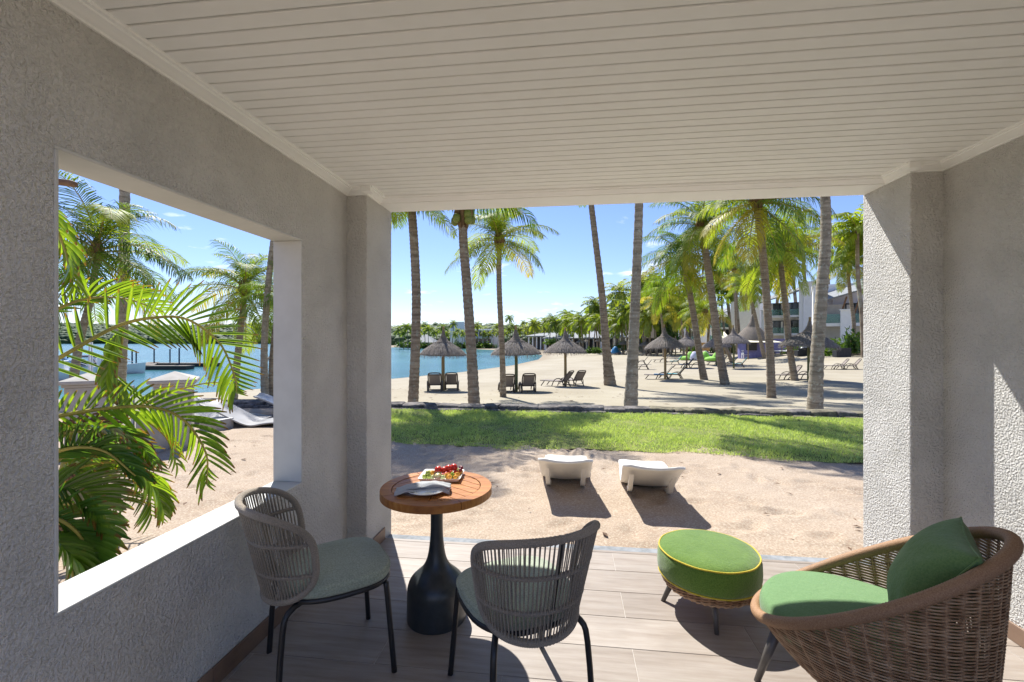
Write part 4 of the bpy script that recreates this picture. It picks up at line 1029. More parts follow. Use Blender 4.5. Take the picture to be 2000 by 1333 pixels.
for px, py, t in [(1046, 634, 150), (1060, 631, 150), (1072, 627, 140), (1088, 630, 135), (1100, 617, 140), (1112, 632, 120), (1122, 625, 125), (1132, 638, 115), (1138, 628, 110), (1148, 608, 115), (1158, 622, 100), (1168, 598, 100), (1172, 628, 95), (1204, 618, 90), (1210, 590, 95), (1218, 572, 90), (1216, 632, 85), (1226, 610, 80), (1262, 560, 80), (1258, 600, 75), (1270, 575, 85), (1272, 625, 72), (1282, 548, 85), (1284, 610, 70), (1302, 560, 80), (1308, 600, 75), (1312, 578, 70), (1320, 628, 80), (1258, 632, 95), (1240, 590, 100), (1196, 640, 120), (1182, 612, 110), (1140, 642, 140), (1122, 640, 140), (1100, 640, 150)]:
    far_palm(px, py, t, r.uniform(3.3, 4.3)*(1 if t < 110 else .9), int(px*7+py), lab, g)
number_labels('coconut palm in the restaurant grove, %s from its left end')
g = 'coconut palms around the white apartment blocks'; lab = 'coconut palm rising among the white apartment blocks on the right'
for px, py, t in [(1350, 575, 78), (1362, 600, 70), (1340, 548, 88), (1395, 560, 82), (1418, 560, 74), (1446, 545, 70), (1500, 520, 70), (1545, 470, 62), (1540, 530, 75), (1628, 470, 60), (1688, 450, 40), (1700, 480, 42), (1330, 600, 90), (1380, 540, 90), (1430, 500, 80), (1475, 560, 78), (1585, 470, 90), (1560, 480, 95), (1512, 500, 100), (1645, 470, 85)]:
    far_palm(px, py, t, r.uniform(3.4, 4.4), int(px*3+py), lab, g)

number_labels('coconut palm among the white apartment blocks, %s from the left')
# ================================================================== shrubs
def shrub_mesh(seed, n=520, mat='shrub_leaf', leaf=.16, up=.3):
    r = np.random.default_rng(seed); d = r.normal(size=(n, 3)); d /= np.linalg.norm(d, axis=1)[:, None]; d[:, 2] = np.abs(d[:, 2]); rad = r.random(n)**.45
    rad *= .75+.35*np.sin(d[:, 0]*5+seed)*np.sin(d[:, 1]*4+1)
    c = d*rad[:, None]; a = r.normal(size=(n, 3)); a[:, 2] += up; a /= np.linalg.norm(a, axis=1)[:, None]; b = np.cross(a, r.normal(size=(n, 3))); b /= np.linalg.norm(b, axis=1)[:, None]
    s = leaf*r.uniform(.6, 1.3, n)[:, None]; V = np.stack([c-a*s, c+b*s*.32, c+a*s, c-b*s*.32], 1).reshape(-1, 3)
    me_ = np_mesh('foliage', V, np.arange(n*4).reshape(n, 4)); me_.materials.append(M_(mat)); return me_
SHR = [shrub_mesh(i) for i in range(4)]
SHY = [shrub_mesh(10+i, 300, 'palm_leaf_yellow', .2) for i in range(2)]
SH_STEM = MB(); [SH_STEM.tube([(0, 0, -.1), (math.cos(a_)*.4, math.sin(a_)*.4, .6)], [.04, .015], 5) for a_ in (0, 1.3, 2.6, 3.9, 5.2)]; SH_STEM = SH_STEM.mesh('stem'); SH_STEM.materials.append(M_('palm_bark'))
def shrub(px, py, t, w, h, label, group=None, seed=0, kinds=None):
    p = at(px, py, t); z = max(gz1(p.x, p.y), WATER_Z) if py is None else p.z; r = random.Random(seed)
    o = empty('shrub', (p.x, p.y, z)); tag(o, label, 'shrub', group); PENDING.append((px, o)); D = Matrix.Rotation(r.uniform(0, 6.28), 4, 'Z') @ Matrix.Diagonal((w, w, h, 1))
    inst('foliage', r.choice(kinds or SHR), o, D); inst('stem', SH_STEM, o, Matrix.Diagonal((w, w, h, 1)))
for i, (px, py, w, h) in enumerate([(788, 679, 4.5, 3), (800, 679, 4, 2.6), (812, 679, 4.5, 2.4), (822, 680, 3.5, 3.2), (833, 680, 4, 2.6), (870, 680, 3.5, 2.6), (882, 680, 4, 3), (895, 680, 4.2, 3), (906, 680, 4, 2.6), (935, 680, 4, 2.4), (945, 680, 4, 3), (952, 680, 3.4, 2.2), (960, 679, 3, 2)]):
    shrub(px, py, 183, w, h, 'low green shrub on the far bank of the lagoon', 'shrubs on the far bank', i)
number_labels('low green shrub on the far bank of the lagoon, %s from the left')
for i, (px, py, t, w, h) in enumerate([(1075, 673, 140, 3.5, 2.2), (1085, 673, 138, 3, 2), (1100, 674, 135, 3, 2), (1150, 690, 88, 1.1, 1.3), (1162, 690, 88, 1.2, 1.5), (1170, 690, 88, 1.0, 1.2), (1215, 680, 90, 2.2, 1.6), (1232, 684, 85, 2, 1.4), (1305, 672, 70, 2.0, 3.4), (1298, 660, 72, 2.2, 3.4)]):
    shrub(px, py, t, w, h, 'light green shrub at the back of the beach before the restaurant', 'shrubs before the restaurant', 40+i)
number_labels('light green shrub at the back of the beach, %s from the left')
for i, (px, py, t, w, h, lb) in enumerate([(1628, 694, 46, 1.6, 1.9, 'dense green shrub at the foot of the nearest white block'), (1612, 696, 45, 1.4, 1.2, 'low clipped shrub behind the right thatched parasol'), (1664, 688, 43, 1.2, 2.6, 'leafy shrub by the doorway of the nearest white block'), (1550, 700, 52, 1.6, 1.5, 'shrub behind the rattan sofas'), (1425, 690, 80, 2.2, 2.2, 'shrub behind the green bean bags'), (1400, 690, 84, 2.0, 2.4, 'shrub beside the orange panel below the balconies'), (1352, 688, 95, 2.5, 2.4, 'shrub at the foot of the columned white block')]):
    shrub(px, py, t, w, h, lb, None, 80+i)

PENDING.clear()
# ================================================================== thatched parasols
def parasol_parts():
    r = random.Random(4); prof = [(1.25, 0), (1.22, .06), (1.0, .27), (.72, .46), (.42, .62), (.30, .66)]
    m = MB(); m.lathe([(q, z-.03) for q, z in prof]+[(.28, .62), (.7, .40), (1.18, -.02), (1.25, -.03)], 36, wob=lambda a_, z_: 1+.015*math.sin(9*a_)+.01*math.sin(23*a_)); m.mi = 1
    for i in range(1500):
        a_ = r.uniform(0, 6.283); s = r.random()**.7; k_ = s*(len(prof)-1); j = min(int(k_), len(prof)-2); f_ = k_-j
        q = prof[j][0]+(prof[j+1][0]-prof[j][0])*f_; z = prof[j][1]+(prof[j+1][1]-prof[j][1])*f_; q2 = q+r.uniform(.12, .26); z2 = z-r.uniform(.10, .20)-.06*(1-s)
        if q2 > 1.33: q2 = 1.27+r.uniform(-.03, .05)
        w_ = r.uniform(.006, .014); ca_, sa_ = math.cos(a_), math.sin(a_); b_ = a_+r.uniform(-.05, .05); cb_, sb_ = math.cos(b_), math.sin(b_); l_ = r.uniform(.0, .022)
        m.add([(q*ca_-w_*sa_, q*sa_+w_*ca_, z+l_), (q*ca_+w_*sa_, q*sa_-w_*ca_, z+l_), (q2*cb_+w_*.5*sb_, q2*sb_-w_*.5*cb_, z2+l_), (q2*cb_-w_*.5*sb_, q2*sb_+w_*.5*cb_, z2+l_)], [(0, 1, 2, 3)])
    can = m.mesh('canopy'); can.materials.append(M_('thatch')); can.materials.append(M_('thatch_straw'))
    m = MB(); m.lathe([(.44, .56), (.40, .64), (.27, .72), (.17, .86), (.105, 1.04), (.07, 1.22), (.06, 1.24)], 20, wob=lambda a_, z_: 1+.05*math.sin(7*a_)+.03*math.sin(17*a_+z_*20))
    cap = m.mesh('thatch_cap'); cap.materials.append(M_('thatch')); cap.polygons.foreach_set('use_smooth', [True]*len(cap.polygons))
    m = MB(); m.tube([(0, 0, 1.15), (.01, 0, 1.30), (.0, 0, 1.46)], [.062, .055, .058], 8); fin = m.mesh('finial'); fin.materials.append(M_('post_wood'))
    m = MB(); m.tube([(.44*math.cos(a_), .44*math.sin(a_), .615+.012*math.sin(9*a_)) for a_ in [2*math.pi*i/40 for i in range(40)]], .022, 6, closed=True); ring = m.mesh('binding_ring'); ring.materials.append(M_('thatch'))
    posts = []
    for mt in ('post_wood', 'post_green'):
        m = MB(); m.tube([(0, 0, -.25), (.01, 0, .5), (0, 0, 1.2)], [.075, .07, .065], 10); p_ = m.mesh('post'); p_.materials.append(M_(mt)); posts.append(p_)
    return can, cap, fin, ring, posts
PCAN, PCAP, PFIN, PRING, PPOST = parasol_parts()
def parasol(label, px, base_y, rim_y, width, seed, green=False, t=None, straw=1):
    if t is None: foot, t = on_beach(px, base_y)
    else: foot = at(px, base_y, t); foot.z = gz1(foot.x, foot.y)
    r = random.Random(seed); rad = width*t/F/2/1.28; rim_z = H+(CY-rim_y)/F*t-foot.z+.12
    o = empty('thatched_parasol', foot); tag(o, label, 'parasol', 'thatched parasols on the beach')
    inst('post', PPOST[int(green)], o, Matrix.Diagonal((1, 1, (rim_z+.5)/1.2, 1)))
    Mx = Matrix.Translation((0, 0, rim_z)) @ Matrix.Rotation(r.uniform(0, 6.28), 4, 'Z') @ Matrix.Rotation(R(r.uniform(-3, 3)), 4, 'X') @ Matrix.Diagonal((rad, rad, rad*r.uniform(.95, 1.05), 1))
    c_ = inst('canopy', PCAN, o, Mx); inst('thatch_cap', PCAP, c_); inst('binding_ring', PRING, c_); inst('finial', PFIN, o, Mx)
    return foot, t
pf = {}
T_ = 'thatched parasol'
pf[1] = parasol(T_+' nearest the left pier over two loungers', 865, 763, 698, 93, 1)
pf[2] = parasol(T_+' on a green post behind the slim palm trunk', 1008, 765, 696, 100, 2, True)
pf[3] = parasol(T_+' right of the green-posted one, over two loungers', 1104, 755, 693, 86, 3)
pf[4] = parasol(T_+' over the blue-towelled loungers right of the pale trunk', 1299, 742, 683, 80, 4)
pf[5] = parasol(T_+' just behind and right of the one with blue-towelled loungers', 1341, 719, 679, 56, 5)
pf[6] = parasol(T_+' partly behind the brown-based leaning palm', 1399, 714, 680, 56, 6, True)
pf[7] = parasol(T_+' right of the brown-based leaning palm, above teal towels', 1433, 720, 673, 60, 7, True)
pf[8] = parasol(T_+' on a green post left of the thick right palm trunk', 1579, 744, 681, 104, 8, True)
pf[9] = parasol(T_+' small, at the far left of the restaurant grove', 1133, 682, 670, 17, 9, t=112)
pf[10] = parasol(T_+' small, second in the row before the restaurant', 1145, 682, 669, 15, 10, t=118)
pf[11] = parasol(T_+' small, left of the dark flared palm trunk', 1172, 688, 668, 20, 11, t=100)
pf[12] = parasol(T_+' small, between the dark flared and pale lichen trunks', 1219, 694, 674, 24, 12, t=84)
pf[13] = parasol(T_+' just right of the pale lichen trunk', 1261, 694, 677, 26, 13, t=75)
pf[14] = parasol(T_+' farther back, left of the columned white block', 1319, 700, 678, 34, 14, t=66)
# the sliver of one through the left opening
parasol(T_+' at the far right edge of the wall opening', 552, 790, 708, 60, 15, t=19)

# ================================================================== beach loungers (head at -x, lies along x)
def lounger_proto():
    root = empty('beach_lounger'); PM_ = M_('taupe_plastic')
    m = MB()
    for sy in (-1, 1): m.tube(spline([(-.30, sy*.30, .31), (.2, sy*.31, .30), (.75, sy*.31, .30), (1.15, sy*.29, .30)], 10), .024, 6)
    for x_ in (-.28, .3, .8, 1.15): m.tube([(x_, -.30, .30), (x_, .30, .30)], .02, 6)
    m.build('seat_frame', PM_, root, True)
    m = MB(); m.box((.44, 0, .318), (1.40, .54, .012)); m.build('seat_sling', M_('sling'), root)
    bt = R(52); cx_, cz_ = math.cos(bt), math.sin(bt)
    def bp(s, y_): return Vector((-.30-s*cx_, y_, .31+s*cz_))
    m = MB(); o_ = [(0, -.27), (.25, -.29), (.60, -.285), (.72, -.24), (.745, -.12), (.75, 0), (.745, .12), (.72, .24), (.60, .285), (.25, .29), (0, .27)]
    m.tube(spline([bp(*q) for q in o_], 34), .030, 6); m.tube([bp(0, -.27), bp(0, .27)], .025, 6); m.tube([bp(.62, -.26), bp(.62, .26)], .022, 6); m.build('back_frame', PM_, root, True)
    m = MB(); n_ = (cz_, 0, cx_)
    def pan(i, j): p_ = bp(.03+.64*j/5, (-.25+.5*i/5)); return p_+Vector((.008, 0, .004))
    m.grid(pan, 6, 6); o = m.build('back_sling', M_('sling'), root); s_ = o.modifiers.new('s', 'SOLIDIFY'); s_.thickness = .012
    for sy in (-1, 1):
        m = MB(); m.tube(spline([(-.40, sy*.33, .02), (-.36, sy*.34, .30), (-.22, sy*.35, .46), (.05, sy*.35, .44), (.22, sy*.34, .30), (.34, sy*.33, .05), (.38, sy*.33, 0)], 18), .026, 6); m.build('armrest', PM_, root, True)
        m = MB(); m.tube(spline([(.85, sy*.31, .29), (.98, sy*.31, .13), (1.08, sy*.31, 0)], 6), .026, 6); m.build('leg', PM_, root, True)
        m = MB(); m.tube(spline([(-.26, sy*.28, .30), (-.42, sy*.28, .14), (-.52, sy*.28, 0)], 6), .026, 6); m.build('leg', PM_, root, True)
    m = MB(); m.tube([(-.44, -.28, .11), (-.44, .28, .11)], .02, 6); m.build('stretcher', PM_, root, True)
    return root
LP = lounger_proto(); used = [False]
def lounger(label, pos, rz, scale=1., towel=None, tl=''):
    o = LP if not used[0] else copy_tree(LP); used[0] = True
    scale *= .9
    o.location = pos; o.rotation_euler = (0, 0, rz); o.scale = (scale,)*3; tag(o, label, 'sun lounger', 'taupe beach loungers')
    if towel:
        m = MB()
        def tp(i, j):
            s = j/9; y_ = (-.28+.56*i/6); dz = .004*math.sin(i*2+j)
            if s < .5: q = 1-s/.5; c_, z_ = math.cos(R(52)), math.sin(R(52)); return Vector((-.30-q*.72*c_+.045, y_, .33+q*.72*z_+.03+dz))
            return Vector((-.24+(s-.5)/.5*.75, y_*(1+.06*math.sin(j)), .345+dz))
        m.grid(tp, 7, 10); w = m.build('beach_towel', M_(towel), None, True); s_ = w.modifiers.new('s', 'SOLIDIFY'); s_.thickness = .015
        w.location = pos; w.rotation_euler = (0, 0, rz); w.scale = (scale,)*3; tag(w, tl, 'towel', 'towels on the loungers')
    return o
def ground_at(px, py, t=None):
    if t is None: return on_beach(px, py)[0]
    p = at(px, py, t); p.z = gz1(p.x, p.y); return p
BACK = R(90)   # head towards the terrace, feet to the sea
lounger('left lounger under the parasol nearest the left pier', ground_at(850, 764), R(104), .98)
lounger('right lounger under the parasol nearest the left pier', ground_at(882, 762), R(104), .98)
lounger('left lounger under the green-posted parasol, behind the slim palm trunk', ground_at(990, 767), R(104), .98)
lounger('right lounger under the green-posted parasol', ground_at(1030, 766), R(102), 1.)
lounger('left lounger under the third parasol from the left pier, side on', ground_at(1094, 755), R(150), .98)
lounger('right lounger under the third parasol from the left pier', ground_at(1122, 753), R(125), .98)
lounger('lounger with blue towel, left under the parasol right of the pale trunk', ground_at(1292, 741), R(165), .95, 'blue_towel', 'blue towel on the left lounger under the parasol right of the pale trunk')
lounger('lounger with blue towel, right under the parasol right of the pale trunk', ground_at(1318, 740), R(160), .95, 'teal_towel', 'turquoise towel on the right lounger under the parasol right of the pale trunk')
lounger('nearer of two loungers half hidden by the right edge of the pale trunk', ground_at(1256, 722), R(168), 1.)
lounger('farther of two loungers half hidden by the right edge of the pale trunk', ground_at(1252, 712), R(168), 1.)
lounger('left lounger behind the one with turquoise towel', ground_at(1295, 708), R(172), 1.)
lounger('lounger draped with a turquoise towel in the second row', ground_at(1318, 712), R(168), 1., 'teal_towel', 'turquoise towel on the second-row lounger')
lounger('left lounger under the second-row parasol by the leaning palm', ground_at(1338, 719), R(168), 1., 'blue_towel', 'dark blue towel on the second-row lounger by the leaning palm')
lounger('right lounger under the second-row parasol by the leaning palm', ground_at(1358, 719), R(165), 1.)
lounger('left lounger near the brown-based leaning palm', ground_at(1404, 713), R(170), 1.)
lounger('lounger with bright teal towel right of the brown-based palm', ground_at(1424, 716), R(160), 1., 'teal_towel', 'bright teal towel right of the brown-based palm')
lounger('lounger with teal towel at the green post', ground_at(1442, 718), R(160), 1., 'teal_towel', 'teal towel on the lounger at the green post')
lounger('empty lounger left of the two at the right pier', ground_at(1636, 722), R(168), 1.)
lounger('empty lounger nearest the right pier', ground_at(1660, 722), R(168), 1.)
lounger('lounger at the foot of the rough-based palm, left of the green post', ground_at(1538, 742), R(180), 1.)
lounger('lounger beside the green post left of the thick right trunk', ground_at(1572, 741), R(176), 1.)
for i, (px, py, t) in enumerate([(1062, 676, 120), (1068, 676, 118), (1118, 683, 105), (1128, 683, 105), (1140, 683, 105), (1185, 693, 85), (1205, 693, 82), (1215, 694, 82), (1226, 695, 80), (1236, 696, 78), (1258, 697, 70), (1266, 698, 70), (1280, 698, 66)]):
    lounger('distant lounger at the back of the beach, %s from the left' % ordinal(i), ground_at(px, py, t), R(160), 1.)['group'] = 'distant beach loungers'
# ================================================================== buildings
def frame_at(pl, tl, pr, tr, zb):
    a, b = at(pl, 665, tl), at(pr, 665, tr); a.z = b.z = 0; d = b-a; return Vector((a.x, a.y, zb)), d.length, math.atan2(d.y, d.x)
def block(label, pl, tl, pr, tr, zb, slabs, eave, bal, cols, plains, doors, rise=1.0, depth=9., rec=1.9, ground_door=False):
    """apartment block; heights in metres above its base; bal, cols, plains, doors as fractions of its front"""
    org, Wd, rz = frame_at(pl, tl, pr, tr, zb); o = empty('apartment_block', org, rz); tag(o, label, 'building', 'white beachfront apartment blocks')
    x0, x1 = bal[0]*Wd, bal[1]*Wd
    m = MB(); m.box(((x0+x1)/2, rec+depth/2, eave/2-.5), (x1-x0, depth, eave+1.0)); m.build('rear_wall', M_('cream_wall'), o)
    lv = [0]+slabs
    for i, z in enumerate(slabs):
        m = MB(); m.box(((x0+x1)/2, rec/2, z-.16), (x1-x0-.004, rec-.004, .34)); m.build('balcony_slab', M_('white_wall'), o)
        n_ = max(2, int((x1-x0)/2.2))
        for k_ in range(n_):
            a_ = x0+(x1-x0)*k_/n_; b_ = x0+(x1-x0)*(k_+1)/n_
            m = MB(); m.box(((a_+b_)/2, .06, z+.50), (b_-a_-.06, .02, 1.0)); m.build('glass_panel', M_('balustrade_glass'), o)
    for z in lv:
        for f_ in doors:
            xc = f_*Wd; dw = 2.1
            d_ = MB(); d_.box((xc, rec-.03, z+1.1), (dw, .05, 2.2)); dd = d_.build('balcony_door', M_('dark_glass'), o)
            m = MB()
            for q in (-dw/2, -dw/6, dw/6, dw/2): m.box((xc+q, rec-.075, z+1.1), (.09, .05, 2.2))
            m.box((xc, rec-.072, z+2.2), (dw+.1, .05, .09)); m.build('door_frame', M_('charcoal'), dd)
            for q in (-dw/2+.25, dw/2-.3):
                m = MB(); m.box((xc+q, rec-.064, z+1.08), (.32, .012, 2.0)); m.build('curtain', M_('cream_wall'), dd)
    for f_, w_, top in cols:
        m = MB(); m.box((f_*Wd, .0, top/2-.5), (w_, w_, top+1.0)); m.box((f_*Wd, 0, top+.06), (w_+.18, w_+.18, .12)); m.build('column', M_('white_wall'), o)
    for a_, b_, top, fwd in plains:
        m = MB(); m.box(((a_+b_)/2*Wd, depth/2-fwd/2+.9, top/2-.5), ((b_-a_)*Wd, depth+fwd+1.8, top+1.0)); w_ = m.build('end_wall', M_('white_wall'), o)
        m = MB(); m.box(((a_+b_)/2*Wd, depth/2-fwd/2+.9, top+.10), ((b_-a_)*Wd+.25, depth+fwd+2.05, .2)); m.build('coping', M_('white_wall'), w_)
        m = MB(); m.tube([(a_*Wd+.25*(b_-a_)*Wd, -fwd-.06, -.2), (a_*Wd+.25*(b_-a_)*Wd, -fwd-.06, top)], .06, 6); m.build('downpipe', M_('white_wall'), w_)
    # single-pitch metal roof over the balconies, rising to the right, timber underneath
    m = MB(); za, zb_ = eave, eave+rise; y0, y1 = -.9, rec+depth*.6
    vs_ = [(x0-.5, y0, za), (x1, y0, zb_), (x1, y1, zb_+1.6), (x0-.5, y1, za+1.6)]
    m.add(vs_+[(x_, y_, z_+.14) for x_, y_, z_ in vs_], [(0, 3, 2, 1), (4, 5, 6, 7), (0, 1, 5, 4), (1, 2, 6, 5), (2, 3, 7, 6), (3, 0, 4, 7)]); rf = m.build('roof', M_('metal_roof'), o)
    m = MB(); m.add([(x_, y_+(.05 if y_ < 0 else 0), z_-.02) for x_, y_, z_ in vs_], [(0, 1, 2, 3)]); m.build('soffit', M_('soffit_wood'), rf)
    for i in range(int((x1-x0)/1.0)):
        f_ = (i+.5)/int((x1-x0)/1.0); xx = x0-.4+(x1-x0+.3)*f_; z_ = za+(zb_-za)*f_
        m = MB(); m.tube([(xx, y0+.05, z_+.17), (xx, y1, z_+1.77)], .035, 4); m.build('roof_seam', M_('metal_roof'), rf)
    for f_ in doors:
        m = MB(); m.tube([(f_*Wd-1.6, .1, eave-1.3), (f_*Wd-1.1, -.6, eave+rise*.4)], .09, 5); m.build('roof_strut', M_('soffit_wood'), o)
    return o, Wd
block('white apartment block nearest the right pier, with wide column and two storeys', 1588, 50, 1712, 47, 0.0, [3.35], 5.5, (.14, 1.), [(.53, .95, 4.7)], [(0, .15, 7.4, .2), (.15, 1., 7.9, -5.)], [.74, .95], 1.6)
block('white apartment block behind the right thatched parasol, three storeys', 1487, 78, 1598, 73, -.6, [3.25, 6.3], 8.4, (.04, .68), [(.03, .5, 7.2), (.45, .55, 7.6)], [(.68, 1.0, 11.5, .3)], [.58, .26], 1.7)
block('white apartment block with a broad blank end wall behind the dark hut', 1384, 96, 1488, 90, -1.2, [2.7, 5.4], 7.6, (0, .48), [(0, .5, 6.6)], [(.48, 1.0, 11.2, 2.6)], [.36, .14], 1.2)
block('farthest white apartment block, slim columns at its left end', 1318, 114, 1386, 106, -1.4, [2.8, 5.7], 8.0, (0, .66), [(0, .5, 8.0), (.16, .5, 8.0), (.34, .6, 8.0)], [(.64, 1.0, 9.5, .4)], [.5, .24], .8)
# hotel wing and pavilion across the lagoon
org, Wd, rz = frame_at(884, 196, 962, 190, -1.5); o = empty('hotel_wing', org, rz); tag(o, 'low white hotel wing among the palms across the lagoon', 'building')
m = MB(); m.box((Wd*.5, 4, 3.6), (Wd, 8, 8.4)); m.build('wall', M_('white_wall'), o)
m = MB(); m.box((Wd*.18, 2, 5.2), (Wd*.35, 9, 11.4)); m.build('stair_tower', M_('white_wall'), o)
for z in (1.2, 4.4):
    m = MB(); m.box((Wd*.72, -1.2, z+2.9), (Wd*.5, 2.6, .5)); m.build('balcony_slab', M_('white_wall'), o)
    for i in range(5):
        m = MB(); m.box((Wd*(.50+.105*i), -.06, z+1.3), (Wd*.07, .1, 2.0)); m.build('window', M_('dark_glass'), o)
for px_, py_, t_, w_, lb in ((822, 681, 200, 11, 'small pavilion with grey hipped roof on the far shore'),):
    p = at(px_+8, py_, t_); o = empty('pavilion', (p.x, p.y, p.z)); tag(o, lb, 'pavilion')
    m = MB(); m.box((0, 0, 1.4), (w_*.55, w_*.55, 3.2)); m.build('wall', M_('cream_wall'), o)
    for i in (-1, 0, 1):
        m = MB(); m.box((i*w_*.16, -w_*.55/2-.03, 1.4), (1.0, .08, 2.3)); m.build('opening', M_('charcoal'), o)  # dark panel on the solid wall, an opening's shade put in as colour
    m = MB(); m.add([(-w_/2, -w_/2, 2.7), (w_/2, -w_/2, 2.7), (w_/2, w_/2, 2.7), (-w_/2, w_/2, 2.7), (-.9, 0, 6.1), (.9, 0, 6.1)], [(0, 1, 5, 4), (1, 2, 5), (2, 3, 4, 5), (3, 0, 4), (3, 2, 1, 0)]); m.build('roof', M_('metal_roof'), o)
# long restaurant with low roofs behind the grove
def long_hall(label, pl, tl, pr, tr, zb, hw, hr, posts):
    org, Wd, rz = frame_at(pl, tl, pr, tr, zb); o = empty('restaurant_hall', org, rz); tag(o, label, 'building')
    m = MB(); m.box((Wd/2, 6, hw/2-.3), (Wd, 7, hw+.6)); m.build('wall', M_('charcoal'), o)
    m = MB(); vs_ = [(-1, -1.5, hw), (Wd+1, -1.5, hw), (Wd+1, 9, hw+hr), (-1, 9, hw+hr)]; m.add(vs_+[(a_, b_, c_+.35) for a_, b_, c_ in vs_], [(0, 3, 2, 1), (4, 5, 6, 7), (0, 1, 5, 4), (1, 2, 6, 5), (2, 3, 7, 6), (3, 0, 4, 7)]); m.build('roof', M_('metal_roof'), o)
    for i in range(posts+1):
        m = MB(); m.box((Wd*i/posts, -.6, hw/2-.3), (.35, .35, hw+.6)); m.build('post', M_('white_wall'), o)
    return o, Wd
long_hall('long low restaurant with pale metal roof behind the palm grove', 1068, 150, 1190, 138, -1.5, 3.4, 2.2, 9)
long_hall('second restaurant wing with pale roof behind the right half of the grove', 1192, 122, 1262, 112, -1.5, 3.6, 2.0, 6)
long_hall('low white hall at the left end of the restaurant row', 1035, 160, 1066, 156, -1.5, 4.2, 1.2, 4)
p = at(1276, 680, 92); p.z = gz1(p.x, p.y); o = empty('thatched_pavilion', p, R(15)); tag(o, 'large steep thatched pavilion behind the palms left of the white blocks', 'pavilion')
m = MB(); m.lathe([(5.2, 3.0), (5.0, 3.2), (3.2, 5.0), (1.2, 7.4), (.15, 8.6)], 4); m.build('roof', M_('thatch'), o)
for i in range(4):
    a_ = R(90*i); m = MB(); m.tube([(4.2*math.cos(a_), 4.2*math.sin(a_), -.3), (4.2*math.cos(a_), 4.2*math.sin(a_), 3.2)], .16, 6); m.build('post', M_('post_wood'), o)
m = MB(); m.box((0, 0, .6), (4.6, 4.6, 1.8)); m.build('counter', M_('charcoal'), o)

# beach bar: dark conical thatch, purple wall, awning
p = at(1470, 700, 54); p.z = gz1(p.x, p.y); o = empty('beach_bar', p, R(10)); tag(o, 'beach bar hut with tall dark conical thatch and purple wall', 'hut')
m = MB(); m.lathe([(2.05, 1.9), (2.0, 2.02), (1.5, 2.75), (.85, 3.45), (.62, 3.62), (.62, 3.66), (.34, 4.1), (.16, 4.75), (.05, 5.1)], 28, wob=lambda a_, z_: 1+.02*math.sin(11*a_)+.015*math.sin(29*a_)); m.build('roof', M_('thatch'), o, True)
m = MB(); m.lathe([(1.62, -.4), (1.62, 2.0)], 20); m.build('wall', M_('purple_paint'), o)
m = MB(); m.box((-1.0, -1.45, 1.25), (1.1, .5, .9), Matrix.Rotation(R(-35), 3, 'Z')); m.build('serving_hatch', M_('charcoal'), o)
m = MB(); m.add([(-2.4, -3.0, 1.75), (1.6, -3.2, 1.75), (1.4, -1.2, 2.0), (-1.6, -1.2, 2.0)], [(0, 1, 2, 3)]); w = m.build('awning', M_('canvas'), o); s_ = w.modifiers.new('s', 'SOLIDIFY'); s_.thickness = .03
for x_, y_ in ((-2.3, -2.95), (1.55, -3.1)):
    m = MB(); m.tube([(x_, y_, -.2), (x_, y_, 1.8)], .05, 6); m.build('awning_post', M_('post_wood'), o)
p = at(1512, 700, 55); p.z = gz1(p.x, p.y); m = MB(); m.box((0, 0, .75), (3.6, .25, 1.9)); m.box((0, 0, 1.74), (3.7, .34, .1)); o = m.build('purple_wall', M_('purple_paint'), None, bevel=.02); o.location = p; o.rotation_euler = (0, 0, R(-12)); tag(o, 'low purple wall with pale coping right of the beach bar', 'wall')
# sails
def sail(label, pts, mat, poles):
    o = empty('shade_sail', pts[0]); tag(o, label, 'shade sail'); q = [Vector(p_)-Vector(pts[0]) for p_ in pts]; m = MB()
    def sp(i, j):
        u, v_ = i/6, j/6; a_ = q[0].lerp(q[1], u); b_ = q[3].lerp(q[2], u); p_ = a_.lerp(b_, v_); p_.z -= .35*math.sin(math.pi*u)*math.sin(math.pi*v_); return p_
    m.grid(sp, 7, 7); w_ = m.build('cloth', mat, o, True); s_ = w_.modifiers.new('s', 'SOLIDIFY'); s_.thickness = .02
    for i in poles:
        a_ = q[i]; g_ = gz1(pts[i][0], pts[i][1])-pts[0][2]; m = MB(); m.tube([(a_.x, a_.y, g_-.2), (a_.x, a_.y, a_.z+.1)], .05, 6); m.build('pole', M_('post_wood'), o)
sail('cream shade sail rising to a point behind the leaning palm', [at(1404, 674, 58), at(1414, 648, 60), at(1427, 662, 57), at(1412, 679, 54)], M_('canvas'), (0, 1, 2))
p = at(1376, 690, 60); p.z = gz1(p.x, p.y); m = MB(); m.box((0, 0, 1.45), (1.3, .12, 1.1)); o = m.build('wooden_screen', M_('orange_wood'), None, bevel=.02); q = MB(); q.tube([(-.5, .03, -.1), (-.5, .03, 1.2)], .05, 6); q.tube([(.5, .03, -.1), (.5, .03, 1.2)], .05, 6); q.build('panel_legs', M_('post_wood'), o); o.location = p; tag(o, 'orange wooden panel on legs behind the second-row parasols', 'panel')
